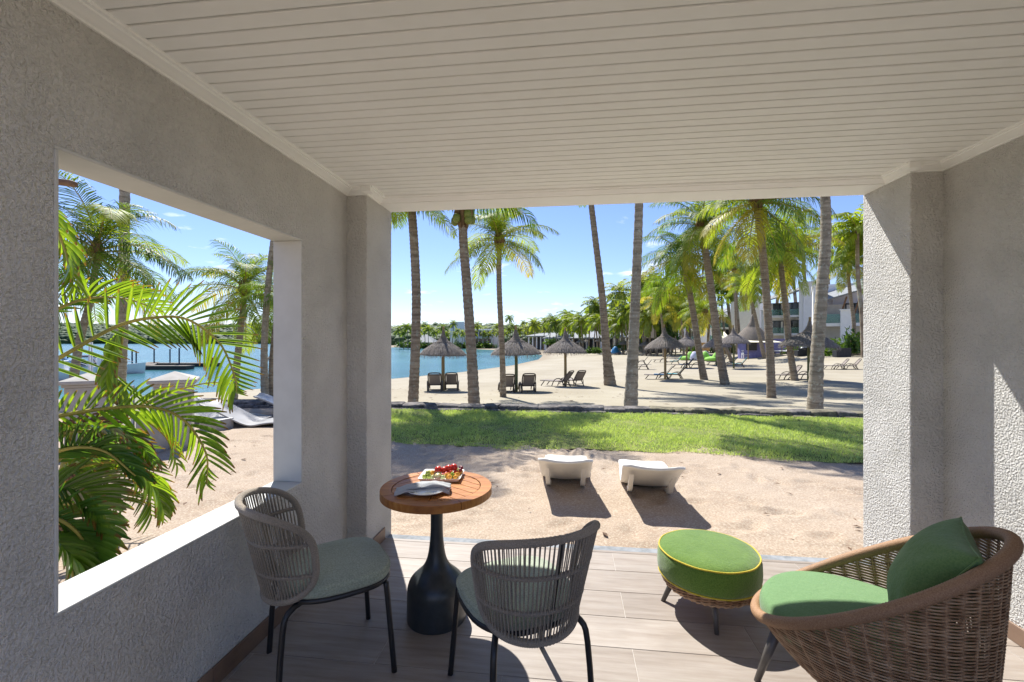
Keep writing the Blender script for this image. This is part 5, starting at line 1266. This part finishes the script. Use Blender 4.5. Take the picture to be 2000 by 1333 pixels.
# bean bags
def beanbag(label, px, py, t, mat, sc_, rz):
    p = ground_at(px, py, t); o = empty('bean_bag', p, rz, sc_); tag(o, label, 'bean bag', 'bean bags on the sand')
    m = MB(); m.lathe([(0, 0), (.50, .0), (.66, .08), (.70, .2), (.62, .34), (.42, .42), (.2, .45), (0, .45)], 20, wob=lambda a_, z_: 1+.07*math.sin(3*a_+z_*4)); m.build('seat', mat, o, True)
    m = MB(); m.lathe([(0, .1), (.40, .12), (.44, .3), (.38, .55), (.24, .78), (.1, .92), (0, .95)], 16, (-.38, 0, 0), wob=lambda a_, z_: 1+.06*math.sin(4*a_+z_*5)); m.build('back', mat, o, True)
beanbag('lime green bean bag left of the leaning palm', 1341, 703, 52, M_('lime_fabric'), 1.1, R(150))
beanbag('lime green bean bag, left of the two right of the leaning palm', 1382, 706, 50, M_('lime_fabric'), 1.15, R(40))
beanbag('lime green bean bag, right of the two before the brown-based palm', 1392, 706, 49, M_('lime_fabric'), 1.15, R(150))
beanbag('pale lilac bean bag right of the lime one at the leaning palm', 1353, 704, 52, M_('lilac_fabric'), 1.1, R(160))
beanbag('pale lilac bean bag hidden partly by the leaning palm trunk', 1362, 704, 51, M_('lilac_fabric'), 1.1, R(30))
beanbag('pale lilac bean bag behind the pair of lime ones', 1376, 700, 55, M_('lilac_fabric'), 1.1, R(90))
beanbag('bright blue bean bag at the back of the beach', 1201, 690, 88, bpy.data.materials['boat_blue'], 1.7, R(90))
# white bench
p = ground_at(1463, 703, 53); o = empty('garden_bench', p, R(2)); tag(o, 'white slatted garden bench before the beach bar', 'bench')
for i in range(4):
    m = MB(); m.box((0, -.22+.13*i, .42), (1.5, .1, .03)); m.build('seat_slat', M_('white_wall'), o)
for i in range(9):
    m = MB(); m.box((-.66+.165*i, .24, .66), (.05, .03, .40)); m.build('back_slat', M_('white_wall'), o)
m = MB(); m.box((0, .24, .88), (1.52, .05, .08)); m.build('top_rail', M_('white_wall'), o)
for sx_ in (-1, 1):
    m = MB(); m.box((sx_*.72, -.02, .60), (.06, .54, .05)); m.build('armrest', M_('white_wall'), o)
    for y_ in (-.24, .24):
        m = MB(); m.box((sx_*.72, y_, .29), (.06, .06, .58)); m.build('leg', M_('white_wall'), o)
for lb, px, py, t in (('orange wooden armchair left of the white bench', 1452, 702, 55), ('orange wooden armchair right of the white bench', 1479, 702, 54)):
    p = ground_at(px, py, t); o = empty('wooden_armchair', p, R(10)); tag(o, lb, 'armchair', 'orange wooden armchairs')
    m = MB(); m.box((0, 0, .38), (.7, .6, .14)); m.build('seat', M_('orange_wood'), o, bevel=.02)
    m = MB(); m.box((0, .28, .72), (.7, .08, .62)); m.build('backrest', M_('orange_wood'), o, bevel=.02)
    for sx_ in (-1, 1):
        m = MB(); m.box((sx_*.33, 0, .32), (.07, .62, .64)); m.build('arm', M_('orange_wood'), o, bevel=.01)
# dark rattan sofas
for lb, px, py, t, rz in (('dark rattan armchair left of the pair behind the rough-based palm', 1562, 701, 47, .1), ('dark rattan armchair right of the pair behind the rough-based palm', 1572, 701, 47, .1), ('dark rattan armchair left of the pair near the right pier', 1638, 702, 42, .1), ('dark rattan armchair right of the pair near the right pier', 1650, 702, 42, .05)):
    p = ground_at(px, py, t); o = empty('rattan_armchair', p, rz); tag(o, lb, 'armchair', 'dark rattan armchairs')
    m = MB(); m.box((0, 0, .22), (.62, .62, .34)); m.build('seat', M_('charcoal'), o, bevel=.02)
    m = MB(); m.box((0, -.32, .42), (.68, .10, .86)); m.build('backrest', M_('charcoal'), o, bevel=.03)
    for sx_ in (-1, 1):
        m = MB(); m.box((sx_*.34, 0, .31), (.09, .62, .62)); m.build('arm', M_('charcoal'), o, bevel=.02)
    m = MB(); m.box((0, .02, .43), (.52, .5, .10)); m.build('cushion', M_('sling'), o, bevel=.03)
for lb, px, py, t in (('white cushioned daybed right of the purple wall', 1530, 702, 52), ('white cushioned daybed beside the rattan armchairs', 1553, 703, 50)):
    p = ground_at(px, py, t); o = empty('daybed', p, R(160)); tag(o, lb, 'daybed', 'white daybeds')
    m = MB(); m.box((.3, 0, .36), (1.3, .68, .12)); m.build('mattress', M_('white_wall'), o, bevel=.04)
    m = MB(); m.box((-.52, 0, .62), (.62, .68, .12), Matrix.Rotation(R(45), 3, 'Y')); m.build('backrest', M_('white_wall'), o, bevel=.04)
    for x_ in (-.3, .85):
        for y_ in (-.3, .3):
            m = MB(); m.box((x_, y_, .15), (.06, .06, .32)); m.build('leg', M_('charcoal'), o)
# low retaining wall before the nearest block
p0 = at(1545, 700, 50); p1 = at(1720, 700, 44); d_ = (p1-p0); m = MB(); m.box((0, 0, .1), (Vector((d_.x, d_.y, 0)).length, .4, .7)); o = m.build('retaining_wall', M_('mossy_lava'), None, bevel=.03); c_ = (p0+p1)/2; o.location = (c_.x, c_.y, gz1(c_.x, c_.y)); o.rotation_euler = (0, 0, math.atan2(d_.y, d_.x)); tag(o, 'low dark retaining wall before the nearest white block', 'wall')

# ================================================================== the left opening: pillars, jetty, boats, far wood
def pillar(label, px, py, t, w):
    p = at(px, py, t); p.z = -.05; o = empty('gate_pillar', p, R(38)); tag(o, label, 'pillar', 'stone gate pillars')
    h = .90; m = MB(); m.box((0, 0, h/2), (w, w, h)); m.build('shaft', M_('stone_pillar'), o, bevel=.012)
    m = MB(); m.box((0, 0, h+.02), (w+.05, w+.05, .04)); m.box((0, 0, h+.065), (w+.13, w+.13, .05)); m.build('moulding', M_('stone_pillar'), o, bevel=.012)
    e_ = (w+.12)/2; m = MB(); m.add([(-e_, -e_, h+.09), (e_, -e_, h+.09), (e_, e_, h+.09), (-e_, e_, h+.09), (0, 0, h+.20)], [(0, 1, 4), (1, 2, 4), (2, 3, 4), (3, 0, 4), (3, 2, 1, 0)]); m.build('cap', M_('stone_pillar'), o)
    return p
q1 = pillar('pale stone pillar with pyramid cap, in front of the lagoon', 341, 880, 6.55, .44)
q2 = pillar('pale stone pillar with pyramid cap, half hidden by palm fronds', 176, 880, 6.4, .44)
d_ = q2-q1; L_ = Vector((d_.x, d_.y, 0)).length-.5; c_ = (q1+q2)/2
o = empty('glass_balustrade', (c_.x, c_.y, -.05), math.atan2(d_.y, d_.x)); tag(o, 'clear glass balustrade between the two stone pillars', 'balustrade')
for k_ in (-1, 1):
    m = MB(); m.box((k_*L_*.255, 0, .48), (L_*.48, .012, .80)); m.build('glass_panel', M_('clear_glass'), o)
for k_ in (-.5, 0, .5):
    m = MB(); m.box((k_*L_, 0, .45), (.03, .03, .9)); m.build('post', M_('silver'), o)
p = at(177, 700, 6.9); o = empty('metal_pole', (p.x, p.y, -.05)); tag(o, 'slim silver double pole behind the half hidden stone pillar', 'pole')
for dx in (-.022, .022):
    m = MB(); m.tube([(dx, 0, 0), (dx, 0, 1.52)], .012, 8); m.build('tube', M_('silver'), o, True)
m = MB(); m.box((0, 0, .02), (.2, .2, .03)); m.build('foot_plate', M_('silver'), o)
p = flat(402, 846, -.05); m = MB(); m.box((0, .2, .10), (.36, .36, .22)); o = m.build('low_plinth', M_('grey_shell'), None, bevel=.02); o.location = p; o.rotation_euler = (0, 0, R(-10)); tag(o, 'low grey box beside the stone pillar base', 'plinth')
m = MB(); m.box((0, 0, .26), (.26, .26, .52)); m.box((0, 0, .54), (.3, .3, .04)); o = m.build('garden_planter', M_('grey_shell'), None, bevel=.015); p = at(298, 880, 6.2); o.location = (p.x, p.y, -.05); tag(o, 'grey square planter left of the stone pillar', 'planter')
# jetty
def jetty_deck(o, a, b, w):
    a, b = Vector(a), Vector(b); d = b-a; L = d.length; rz = math.atan2(d.y, d.x); n_ = max(3, int(L/.9)); Mz = Matrix.Rotation(rz, 3, 'Z')
    for i in range(n_):
        m = MB(); c_ = a.lerp(b, (i+.5)/n_); m.box((c_.x, c_.y, WATER_Z+.42), (L/n_-.05, w, .08), Mz); m.build('deck_board', M_('deck_wood'), o)
    m = MB(); c_ = (a+b)/2; m.box((c_.x, c_.y, WATER_Z+.2), (L, w*.85, .36), Mz); m.build('float', M_('charcoal'), o)
o = empty('jetty'); tag(o, 'floating wooden jetty with dark mooring poles on the lagoon', 'jetty')
def wpt(px, py): p_ = flat(px, py, WATER_Z); return (p_.x, p_.y, 0)
jetty_deck(o, wpt(255, 722), wpt(372, 722), 1.5); jetty_deck(o, wpt(296, 716), wpt(428, 716), 1.6); jetty_deck(o, wpt(285, 722), wpt(300, 714), 1.3)
o_j = o
poles = empty('mooring'); bpy.data.objects.remove(poles)
for i, (px, py, hy) in enumerate([(132, 716, 686), (221, 718, 683), (226, 718, 684), (258, 718, 684), (266, 718, 686), (301, 716, 682), (332, 716, 682), (350, 721, 680), (410, 716, 681)]):
    t_ = (H-WATER_Z)*F/(py-CY); p = at(px, py, t_); m = MB(); m.tube([(p.x, p.y, WATER_Z-1), (p.x, p.y, H+(CY-hy)/F*t_)], .075, 8); m.build('mooring_pole', M_('navy'), o_j)
p = at(415, 712, 58); m = MB(); m.box((0, 0, .3), (.9, .6, .6)); m.box((0, 0, .66), (.98, .68, .12)); o = m.build('red_box', M_('red_plastic'), None, bevel=.04); q = flat(415, 716, WATER_Z); o.location = (q.x, q.y, WATER_Z+.46); tag(o, 'small red box at the end of the jetty', 'box')
# boats
def boat(label, px, py, Ln, Wd_, rz, cover=None, name='motorboat'):
    p = flat(px, py, WATER_Z); o = empty(name, (p.x, p.y, WATER_Z), rz); tag(o, label, 'boat', 'boats moored at the jetty')
    m = MB(); N_ = 14; vs_ = []
    for i in range(N_+1):
        u = i/N_; w_ = Wd_/2*(1-max(0, (u-.45)/.55)**2.2)*(.92+.08*min(1, u*4)); sh_ = .75+.35*u*u; x_ = (u-.5)*Ln
        vs_ += [(x_, 0, -.25), (x_-.02, w_*.6, -.12), (x_, w_*.92, .25), (x_+.05*u, w_, sh_), (x_+.05*u, -w_, sh_), (x_, -w_*.92, .25), (x_-.02, -w_*.6, -.12)]
    fs = [(i*7+j, (i+1)*7+j, (i+1)*7+(j+1) % 7, i*7+(j+1) % 7) for i in range(N_) for j in range(7) if j != 3]; fs.append((0, 1, 2, 3, 4, 5, 6))
    m.add(vs_, fs); m.build('hull', M_('hull_white'), o, True)
    m = MB(); vs_ = []
    for i in range(N_+1):
        u = i/N_; w_ = Wd_/2*(1-max(0, (u-.45)/.55)**2.2)*.96; sh_ = .75+.35*u*u
        vs_ += [((u-.5)*Ln, w_, sh_-.08), ((u-.5)*Ln, 0, sh_-.02), ((u-.5)*Ln, -w_, sh_-.08)]
    m.add(vs_, [(i*3+j, (i+1)*3+j, (i+1)*3+j+1, i*3+j+1) for i in range(N_) for j in range(2)]); m.build('deck', M_('hull_white') if not cover else cover, o, True)
    if cover:
        m = MB(); m.lathe([(0, .62), (.3, .6), (.5, .45), (.55, .3), (0, .3)], 16, (0, 0, .7), Ln*.8, Wd_*.85); m.build('cover', cover, o, True)
    else:
        m = MB(); m.box((-.1, 0, 1.25), (.9, .8, .9)); m.build('console', M_('hull_white'), o, bevel=.05)
        m = MB(); m.add([(.45, -.5, 1.5), (.45, .5, 1.5), (.05, .45, 2.0), (.05, -.45, 2.0)], [(0, 1, 2, 3)]); w_ = m.build('windscreen', M_('clear_glass'), o); s_ = w_.modifiers.new('s', 'SOLIDIFY'); s_.thickness = .02
        m = MB(); m.box((-1.5, 0, 1.05), (.6, 1.6, .5)); m.build('bench', M_('navy'), o, bevel=.05)
        m = MB()
        for sy in (-1, 1): m.tube([(-1.2, sy*.8, .9), (-.4, sy*.75, 1.9), (1.4, sy*.8, 1.25), (2.2, sy*.6, 1.2)], .03, 6)
        m.build('grab_rail', M_('silver'), o)
        m = MB(); m.box((-Ln/2-.2, 0, .75), (.45, .45, 1.0)); m.tube([(-Ln/2-.25, 0, .5), (-Ln/2-.3, 0, -.5)], .09, 6); m.build('outboard_motor', M_('charcoal'), o, bevel=.06)
    return o
boat('white motorboat with people aboard, behind the half hidden pillar', 205, 731, 6.4, 2.2, R(35))
boat('motorboat under a bright blue cover at the left edge of the opening', 118, 724, 6.0, 2.2, R(30), M_('boat_blue'), 'covered_boat')
boat('motorboat under a navy cover moored behind the white one', 185, 712, 7.5, 2.3, R(20), M_('navy'), 'covered_boat')
boat('low white dinghy below the blue covered boat', 120, 744, 4.4, 1.7, R(30), None, 'motorboat')
def person(label, px, py, t, pose, rz, top, legs):
    """one skinned figure; pose 'sit' or 'stand'"""
    if pose == 'stand': J = [((0, 0, .95), .14), ((0, 0, 1.2), .135), ((0, 0, 1.42), .13), ((0, 0, 1.52), .055), ((.01, 0, 1.62), .085), ((.01, 0, 1.76), .075),
             ((0, .20, 1.40), .06), ((.02, .25, 1.14), .045), ((.10, .24, .92), .035), ((0, -.20, 1.40), .06), ((.02, -.25, 1.14), .045), ((.10, -.24, .92), .035),
             ((0, .10, .88), .10), ((.02, .11, .48), .065), ((0, .11, .06), .045), ((.12, .12, .03), .035), ((0, -.10, .88), .10), ((.02, -.11, .48), .065), ((0, -.11, .06), .045), ((.12, -.12, .03), .035)]
    else: J = [((0, 0, .5), .15), ((-.03, 0, .76), .14), ((.0, 0, .98), .13), ((.02, 0, 1.08), .055), ((.04, 0, 1.18), .085), ((.04, 0, 1.32), .075),
             ((.0, .20, .96), .06), ((.06, .25, .72), .045), ((.26, .18, .62), .035), ((.0, -.20, .96), .06), ((.06, -.25, .72), .045), ((.26, -.18, .62), .035),
             ((.06, .11, .48), .10), ((.44, .12, .48), .07), ((.46, .12, .06), .045), ((.58, .12, .03), .035), ((.06, -.11, .48), .10), ((.44, -.12, .48), .07), ((.46, -.12, .06), .045), ((.58, -.12, .03), .035)]
    E_ = [(0, 1), (1, 2), (2, 3), (3, 4), (4, 5), (2, 6), (6, 7), (7, 8), (2, 9), (9, 10), (10, 11), (0, 12), (12, 13), (13, 14), (14, 15), (0, 16), (16, 17), (17, 18), (18, 19)]
    me_ = bpy.data.meshes.new('body'); me_.from_pydata([j[0] for j in J], E_, []); o_ = bpy.data.objects.new('tmp', me_); COL.objects.link(o_)
    o_.modifiers.new('k', 'SKIN'); o_.modifiers.new('s', 'SUBSURF').levels = 1
    for i, j in enumerate(J): me_.skin_vertices[0].data[i].radius = (j[1], j[1])
    me_.skin_vertices[0].data[0].use_root = True
    dg = bpy.context.evaluated_depsgraph_get(); out_ = bpy.data.meshes.new_from_object(o_.evaluated_get(dg)); bpy.data.objects.remove(o_)
    nz = 1.50 if pose == 'stand' else 1.06; hz = nz+.17; lz = .92 if pose == 'stand' else .58
    out_.materials.clear()
    for mt in (top, legs, M_('skin'), M_('hair')): out_.materials.append(mt)
    for p_ in out_.polygons:
        c_ = p_.center; p_.use_smooth = True
        p_.material_index = 3 if (c_.z > hz or (c_.z > nz+.08 and c_.x < 0)) else 2 if c_.z > nz else 1 if c_.z < lz and abs(c_.y) < .19 else 2 if abs(c_.y) > .235 else 0
    o_ = link('person', out_); o_.location = at(px, py, t); o_.rotation_euler = (0, 0, rz); tag(o_, label, 'person', 'people on the boat'); return o_
tb_ = (H-WATER_Z)*F/(731-CY)
person('seated person in a pale shirt, left on the white motorboat', 186, 720, tb_+.3, 'sit', R(20), M_('shirt'), M_('navy'))
person('seated person in a pale shirt, middle of the white motorboat', 205, 720, tb_-.2, 'sit', R(-30), M_('shirt'), M_('sling'))
person('standing person in pale shirt and navy trousers on the white motorboat', 223, 719, tb_-.3, 'stand', R(200), M_('shirt'), M_('navy'))
# wooded far shore of the lagoon
def wood(name, label, px0, px1, t, hmin, hmax, depth, n, seed, gap=0.0):
    r = np.random.default_rng(seed); V = []; Q = []; cnt = 0
    ico = bmesh.new(); bmesh.ops.create_icosphere(ico, subdivisions=1, radius=1); iv = np.array([v_.co[:] for v_ in ico.verts]); it = np.array([[v_.index for v_ in f_.verts] for f_ in ico.faces]); ico.free()
    for i in range(n):
        f_ = r.random(); px = px0+(px1-px0)*f_; dp = r.random(); tt = t+depth*dp; p_ = at(px, 665, tt)
        crest = hmin+(hmax-hmin)*(.55+.45*math.sin(px*.011+1.2)*math.sin(px*.0043+.3))
        z_ = WATER_Z+crest*(dp**.8)*.95+r.uniform(.5, 2.5); s_ = r.uniform(2.2, 4.8)
        V.append(iv*(np.array([s_*1.15, s_*1.15, s_*.85])*r.uniform(.75, 1.25, (len(iv), 1)))+np.array([p_.x, p_.y, z_])); Q.append(it+cnt); cnt += len(iv)
    o_ = link(name, np_mesh(name, np.concatenate(V), np.concatenate(Q)), None, M_('far_wood_leaf')); tag(o_, label, 'forest', kind='stuff')
    # leafy fringe in front of the clumps
    return o_
wood('mangrove_wood', 'dense green mangrove wood on the low hill across the lagoon', -160, 740, 430, 17, 23, 120, 5600, 3)
wood('shore_wood', 'dark line of trees far behind the palms across the lagoon', 700, 1130, 300, 8, 13, 60, 1600, 4)
wood('grove_wood', 'dark mass of foliage behind the restaurant grove', 1100, 1760, 165, 9, 16, 50, 2000, 5)
m = MB(); a = at(-300, 665, 470); b = at(760, 665, 470); n_ = 40; vs_ = []
for i in range(n_+1):
    p_ = a.lerp(b, i/n_); e_ = at(-300+1060*i/n_, 665, 620); h_ = 10+3*math.sin(i*.5)
    vs_ += [(p_.x, p_.y, WATER_Z-1), (p_.lerp(e_, .4).x, p_.lerp(e_, .4).y, WATER_Z+h_), (e_.x, e_.y, WATER_Z-1)]
m.add(vs_, [(i*3+j, (i+1)*3+j, (i+1)*3+j+1, i*3+j+1) for i in range(n_) for j in range(2)]); tag(m.build('hill', M_('soil'), None, True), kind='structure')

# ================================================================== palm plant outside the left opening
BL = MB(); nb = 7; vs_ = []
for i in range(nb+1):      # one leaflet: folded blade along +x, unit length
    s = i/nb; w_ = .5*(math.sin(math.pi*min(s*.78+.16, 1))**.75); z_ = -.16*s*s
    vs_ += [(s, -w_, z_+.22*w_), (s, 0, z_), (s, w_, z_+.22*w_)]
BL.add(vs_, [(i*3+j, i*3+j+1, (i+1)*3+j+1, (i+1)*3+j) for i in range(nb) for j in range(2)])
def blade_mesh(mat):
    me_ = BL.mesh('leaflet'); ta = me_.attributes.new('tip', 'FLOAT', 'POINT'); ta.data.foreach_set('value', [v_[0] for v_ in BL.v]); me_.materials.append(mat); me_.polygons.foreach_set('use_smooth', [True]*len(me_.polygons)); return me_
BLM = {k_: blade_mesh(M_(k_)) for k_ in ('areca_leaf', 'areca_leaf_dark', 'dry_leaf')}
bvx = np.array([v_ for v_ in BL.v]); bfx = np.array(BL.f)
ap = empty('feather_palm', tuple(at(60, 665, 3.2).xy)+(-.05,)); tag(ap, 'bushy feather palm with arching fronds filling the left of the wall opening', 'palm plant')
APO = Vector(ap.location)
def areca(path, n, ll, lw, mat, seed, single, droop=.35, tilt=0., start=.18, upc=.42):
    """frond along a 3-D path; leaflets as own objects when single, else one joined mesh"""
    r = random.Random(seed); P = spline(path, 48); m = MB(); m.tube([p_-APO for p_ in P], [.011*(1-.8*i/47)+.0016 for i in range(48)], 7); fr = m.build('frond', M_('rachis' if mat != 'dry_leaf' else 'dry_leaf'), ap, True)
    Vs = []; Fs = []; c_ = 0
    for sd in (-1, 1):
        for i in range(n):
            s = start+(1-start)*(i+.5+r.uniform(-.2, .2))/n; u = s*47; k_ = min(int(u), 46); p_ = P[k_].lerp(P[k_+1], u-k_); t_ = (P[min(k_+2, 47)]-P[max(k_-1, 0)]).normalized()
            sidev = t_.cross(Vector((0, 0, 1))); sidev = sidev.normalized() if sidev.length > .05 else Vector((1, 0, 0)); up = sidev.cross(t_).normalized()
            sidev = (sidev*math.cos(tilt)+up*math.sin(tilt)); upv = t_.cross(sidev)*-1
            if upv.dot(up) < 0: upv = -upv
            L = ll*(max(math.sin(math.pi*(s*.80+.10)), .1)**.55)*r.uniform(.88, 1.08)
            d_ = (sidev*sd+t_*(.40+.65*s)+upv*(upc+r.uniform(-.1, .1))+Vector((0, 0, -droop*r.uniform(.6, 1.3)))).normalized()
            nrm_ = (upv-d_*upv.dot(d_)).normalized(); y_ = nrm_.cross(d_)
            rot = Matrix((d_, y_, nrm_)).transposed(); w_ = lw*r.uniform(.85, 1.1)
            if single:
                Mx = Matrix.Translation(p_-APO) @ rot.to_4x4() @ Matrix.Diagonal((L, w_, L*(.7+.6*r.random()), 1)); inst('leaflet', BLM[mat], fr, Mx)
            else:
                A = np.array(rot) @ np.diag([L, w_, L*(.7+.6*r.random())]); Vs.append(bvx @ A.T+np.array(p_-APO)); Fs.append(bfx+c_); c_ += len(bvx)
    if not single:
        me_ = np_mesh('leaflets', np.concatenate(Vs), np.concatenate(Fs)); ta = me_.attributes.new('tip', 'FLOAT', 'POINT'); ta.data.foreach_set('value', np.tile(bvx[:, 0], len(Vs)).astype(np.float32)); o_ = link('leaflets', me_, fr, M_(mat), True); o_['kind'] = 'stuff'
def AP(*pp): return [at(*q) for q in pp]
areca(AP((40, 742, 2.35), (120, 697, 2.45), (230, 637, 2.6), (310, 620, 2.7), (370, 626, 2.8), (430, 672, 2.9), (458, 735, 3.0), (462, 765, 3.05)), 34, .27, .018, 'areca_leaf', 1, True, .05, 1.25, .08, .08)
areca(AP((30, 832, 2.2), (120, 812, 2.3), (220, 797, 2.4), (300, 796, 2.5), (360, 822, 2.6), (402, 885, 2.65), (404, 945, 2.68)), 32, .24, .016, 'areca_leaf', 2, True, .2, .95, .08, .15)
areca(AP((30, 660, 2.9), (110, 605, 3.0), (180, 582, 3.1), (250, 585, 3.3), (320, 610, 3.5)), 22, .24, .016, 'areca_leaf', 3, True, .1, .35)
areca(AP((60, 370, 2.3), (95, 420, 2.35), (128, 490, 2.4), (140, 560, 2.4)), 16, .20, .016, 'areca_leaf', 4, True, .5, .2)
areca(AP((60, 960, 2.6), (150, 915, 2.7), (230, 905, 2.8), (290, 950, 2.8), (312, 995, 2.8)), 24, .25, .017, 'areca_leaf', 5, True, .4, .3)
areca(AP((240, 638, 3.1), (236, 680, 3.1), (228, 730, 3.1), (232, 790, 3.1)), 20, .32, .016, 'areca_leaf', 6, False, .5, .9, .02)
for i, (pth, n_, ll, mt, dr) in enumerate([
    (AP((40, 880, 2.3), (130, 845, 2.35), (220, 850, 2.4), (290, 900, 2.45)), 30, .30, 'areca_leaf_dark', .22),
    (AP((40, 930, 2.2), (120, 880, 2.25), (200, 880, 2.3), (265, 930, 2.35)), 30, .30, 'areca_leaf_dark', .22),
    (AP((30, 1000, 2.1), (110, 960, 2.15), (170, 975, 2.2), (215, 1040, 2.25)), 28, .30, 'areca_leaf_dark', .22),
    (AP((20, 1050, 2.0), (90, 1010, 2.05), (150, 1040, 2.1), (185, 1110, 2.12)), 28, .30, 'areca_leaf_dark', .22),
    (AP((10, 1120, 1.95), (80, 1060, 2.0), (130, 1090, 2.0), (150, 1160, 2.02)), 26, .28, 'areca_leaf_dark', .3),
    (AP((60, 900, 3.0), (160, 830, 3.1), (250, 810, 3.2), (320, 850, 3.3), (345, 910, 3.3)), 24, .26, 'areca_leaf', .3),
    (AP((180, 860, 3.9), (260, 800, 4.0), (340, 765, 4.1), (410, 748, 4.2), (465, 752, 4.3)), 20, .17, 'areca_leaf', .1),
    (AP((80, 900, 3.3), (170, 860, 3.4), (240, 880, 3.4), (285, 950, 3.4), (295, 1010, 3.4)), 30, .34, 'areca_leaf', .25),
    (AP((70, 850, 2.7), (160, 820, 2.8), (250, 850, 2.9), (300, 905, 2.95)), 24, .22, 'dry_leaf', .9),
    (AP((70, 960, 2.3), (120, 930, 2.35), (165, 960, 2.4), (185, 1010, 2.4)), 20, .20, 'dry_leaf', .9),
    (AP((50, 1040, 2.1), (110, 1030, 2.15), (150, 1060, 2.2), (168, 1120, 2.2)), 18, .16, 'dry_leaf', .9),
    (AP((60, 950, 2.9), (140, 880, 3.0), (210, 860, 3.1), (270, 890, 3.1)), 30, .34, 'areca_leaf_dark', .22),
    (AP((60, 980, 2.8), (130, 930, 2.85), (190, 930, 2.9), (240, 980, 2.9)), 30, .32, 'areca_leaf', .25),
    (AP((50, 1020, 2.6), (120, 985, 2.65), (180, 1000, 2.7), (215, 1050, 2.7)), 28, .30, 'areca_leaf_dark', .22)]):
    areca(pth, int(n_*.8), ll*.78, .014 if mt != 'dry_leaf' else .010, mt, 30+i, False, dr, (.2, .7, -.3, 1.0, .45)[i % 5])
m = MB()
for dx, dy in ((0, 0), (.12, .1), (-.1, .15), (.05, -.12), (-.15, -.05), (.2, -.02)): m.tube([(dx, dy, -.1), (dx*1.3, dy*1.3, .5), (dx*2.0, dy*2.0, .95)], [.035, .028, .016], 8)
m.build('stem', M_('rachis'), ap, True)
# dry scraps on the garden sand and the beach
rl = random.Random(12); m = MB()
for i in range(260):
    if i < 90: x_, y_ = rl.uniform(-5, 5.5), rl.uniform(3.5, 6.4); z_ = -.012
    else: x_, y_ = rl.uniform(-9, 12), rl.uniform(10, 20); z_ = gz1(x_, y_)+.012
    a_ = rl.uniform(0, 6.28); l_ = rl.uniform(.012, .05) if i < 90 else rl.uniform(.03, .12); w_ = l_*rl.uniform(.15, .5); ca_, sa_ = math.cos(a_), math.sin(a_)
    m.add([(x_-ca_*l_, y_-sa_*l_, z_), (x_+sa_*w_, y_-ca_*w_, z_+.008), (x_+ca_*l_, y_+sa_*l_, z_+.004), (x_-sa_*w_, y_+ca_*w_, z_+.008)], [(0, 1, 2, 3)])
tag(m.build('leaf_litter', M_('dry_leaf')), 'small dry leaf scraps scattered over the sand', 'leaf litter', kind='stuff')
print('far palms', FARN[0], 'objects', len(bpy.data.objects))
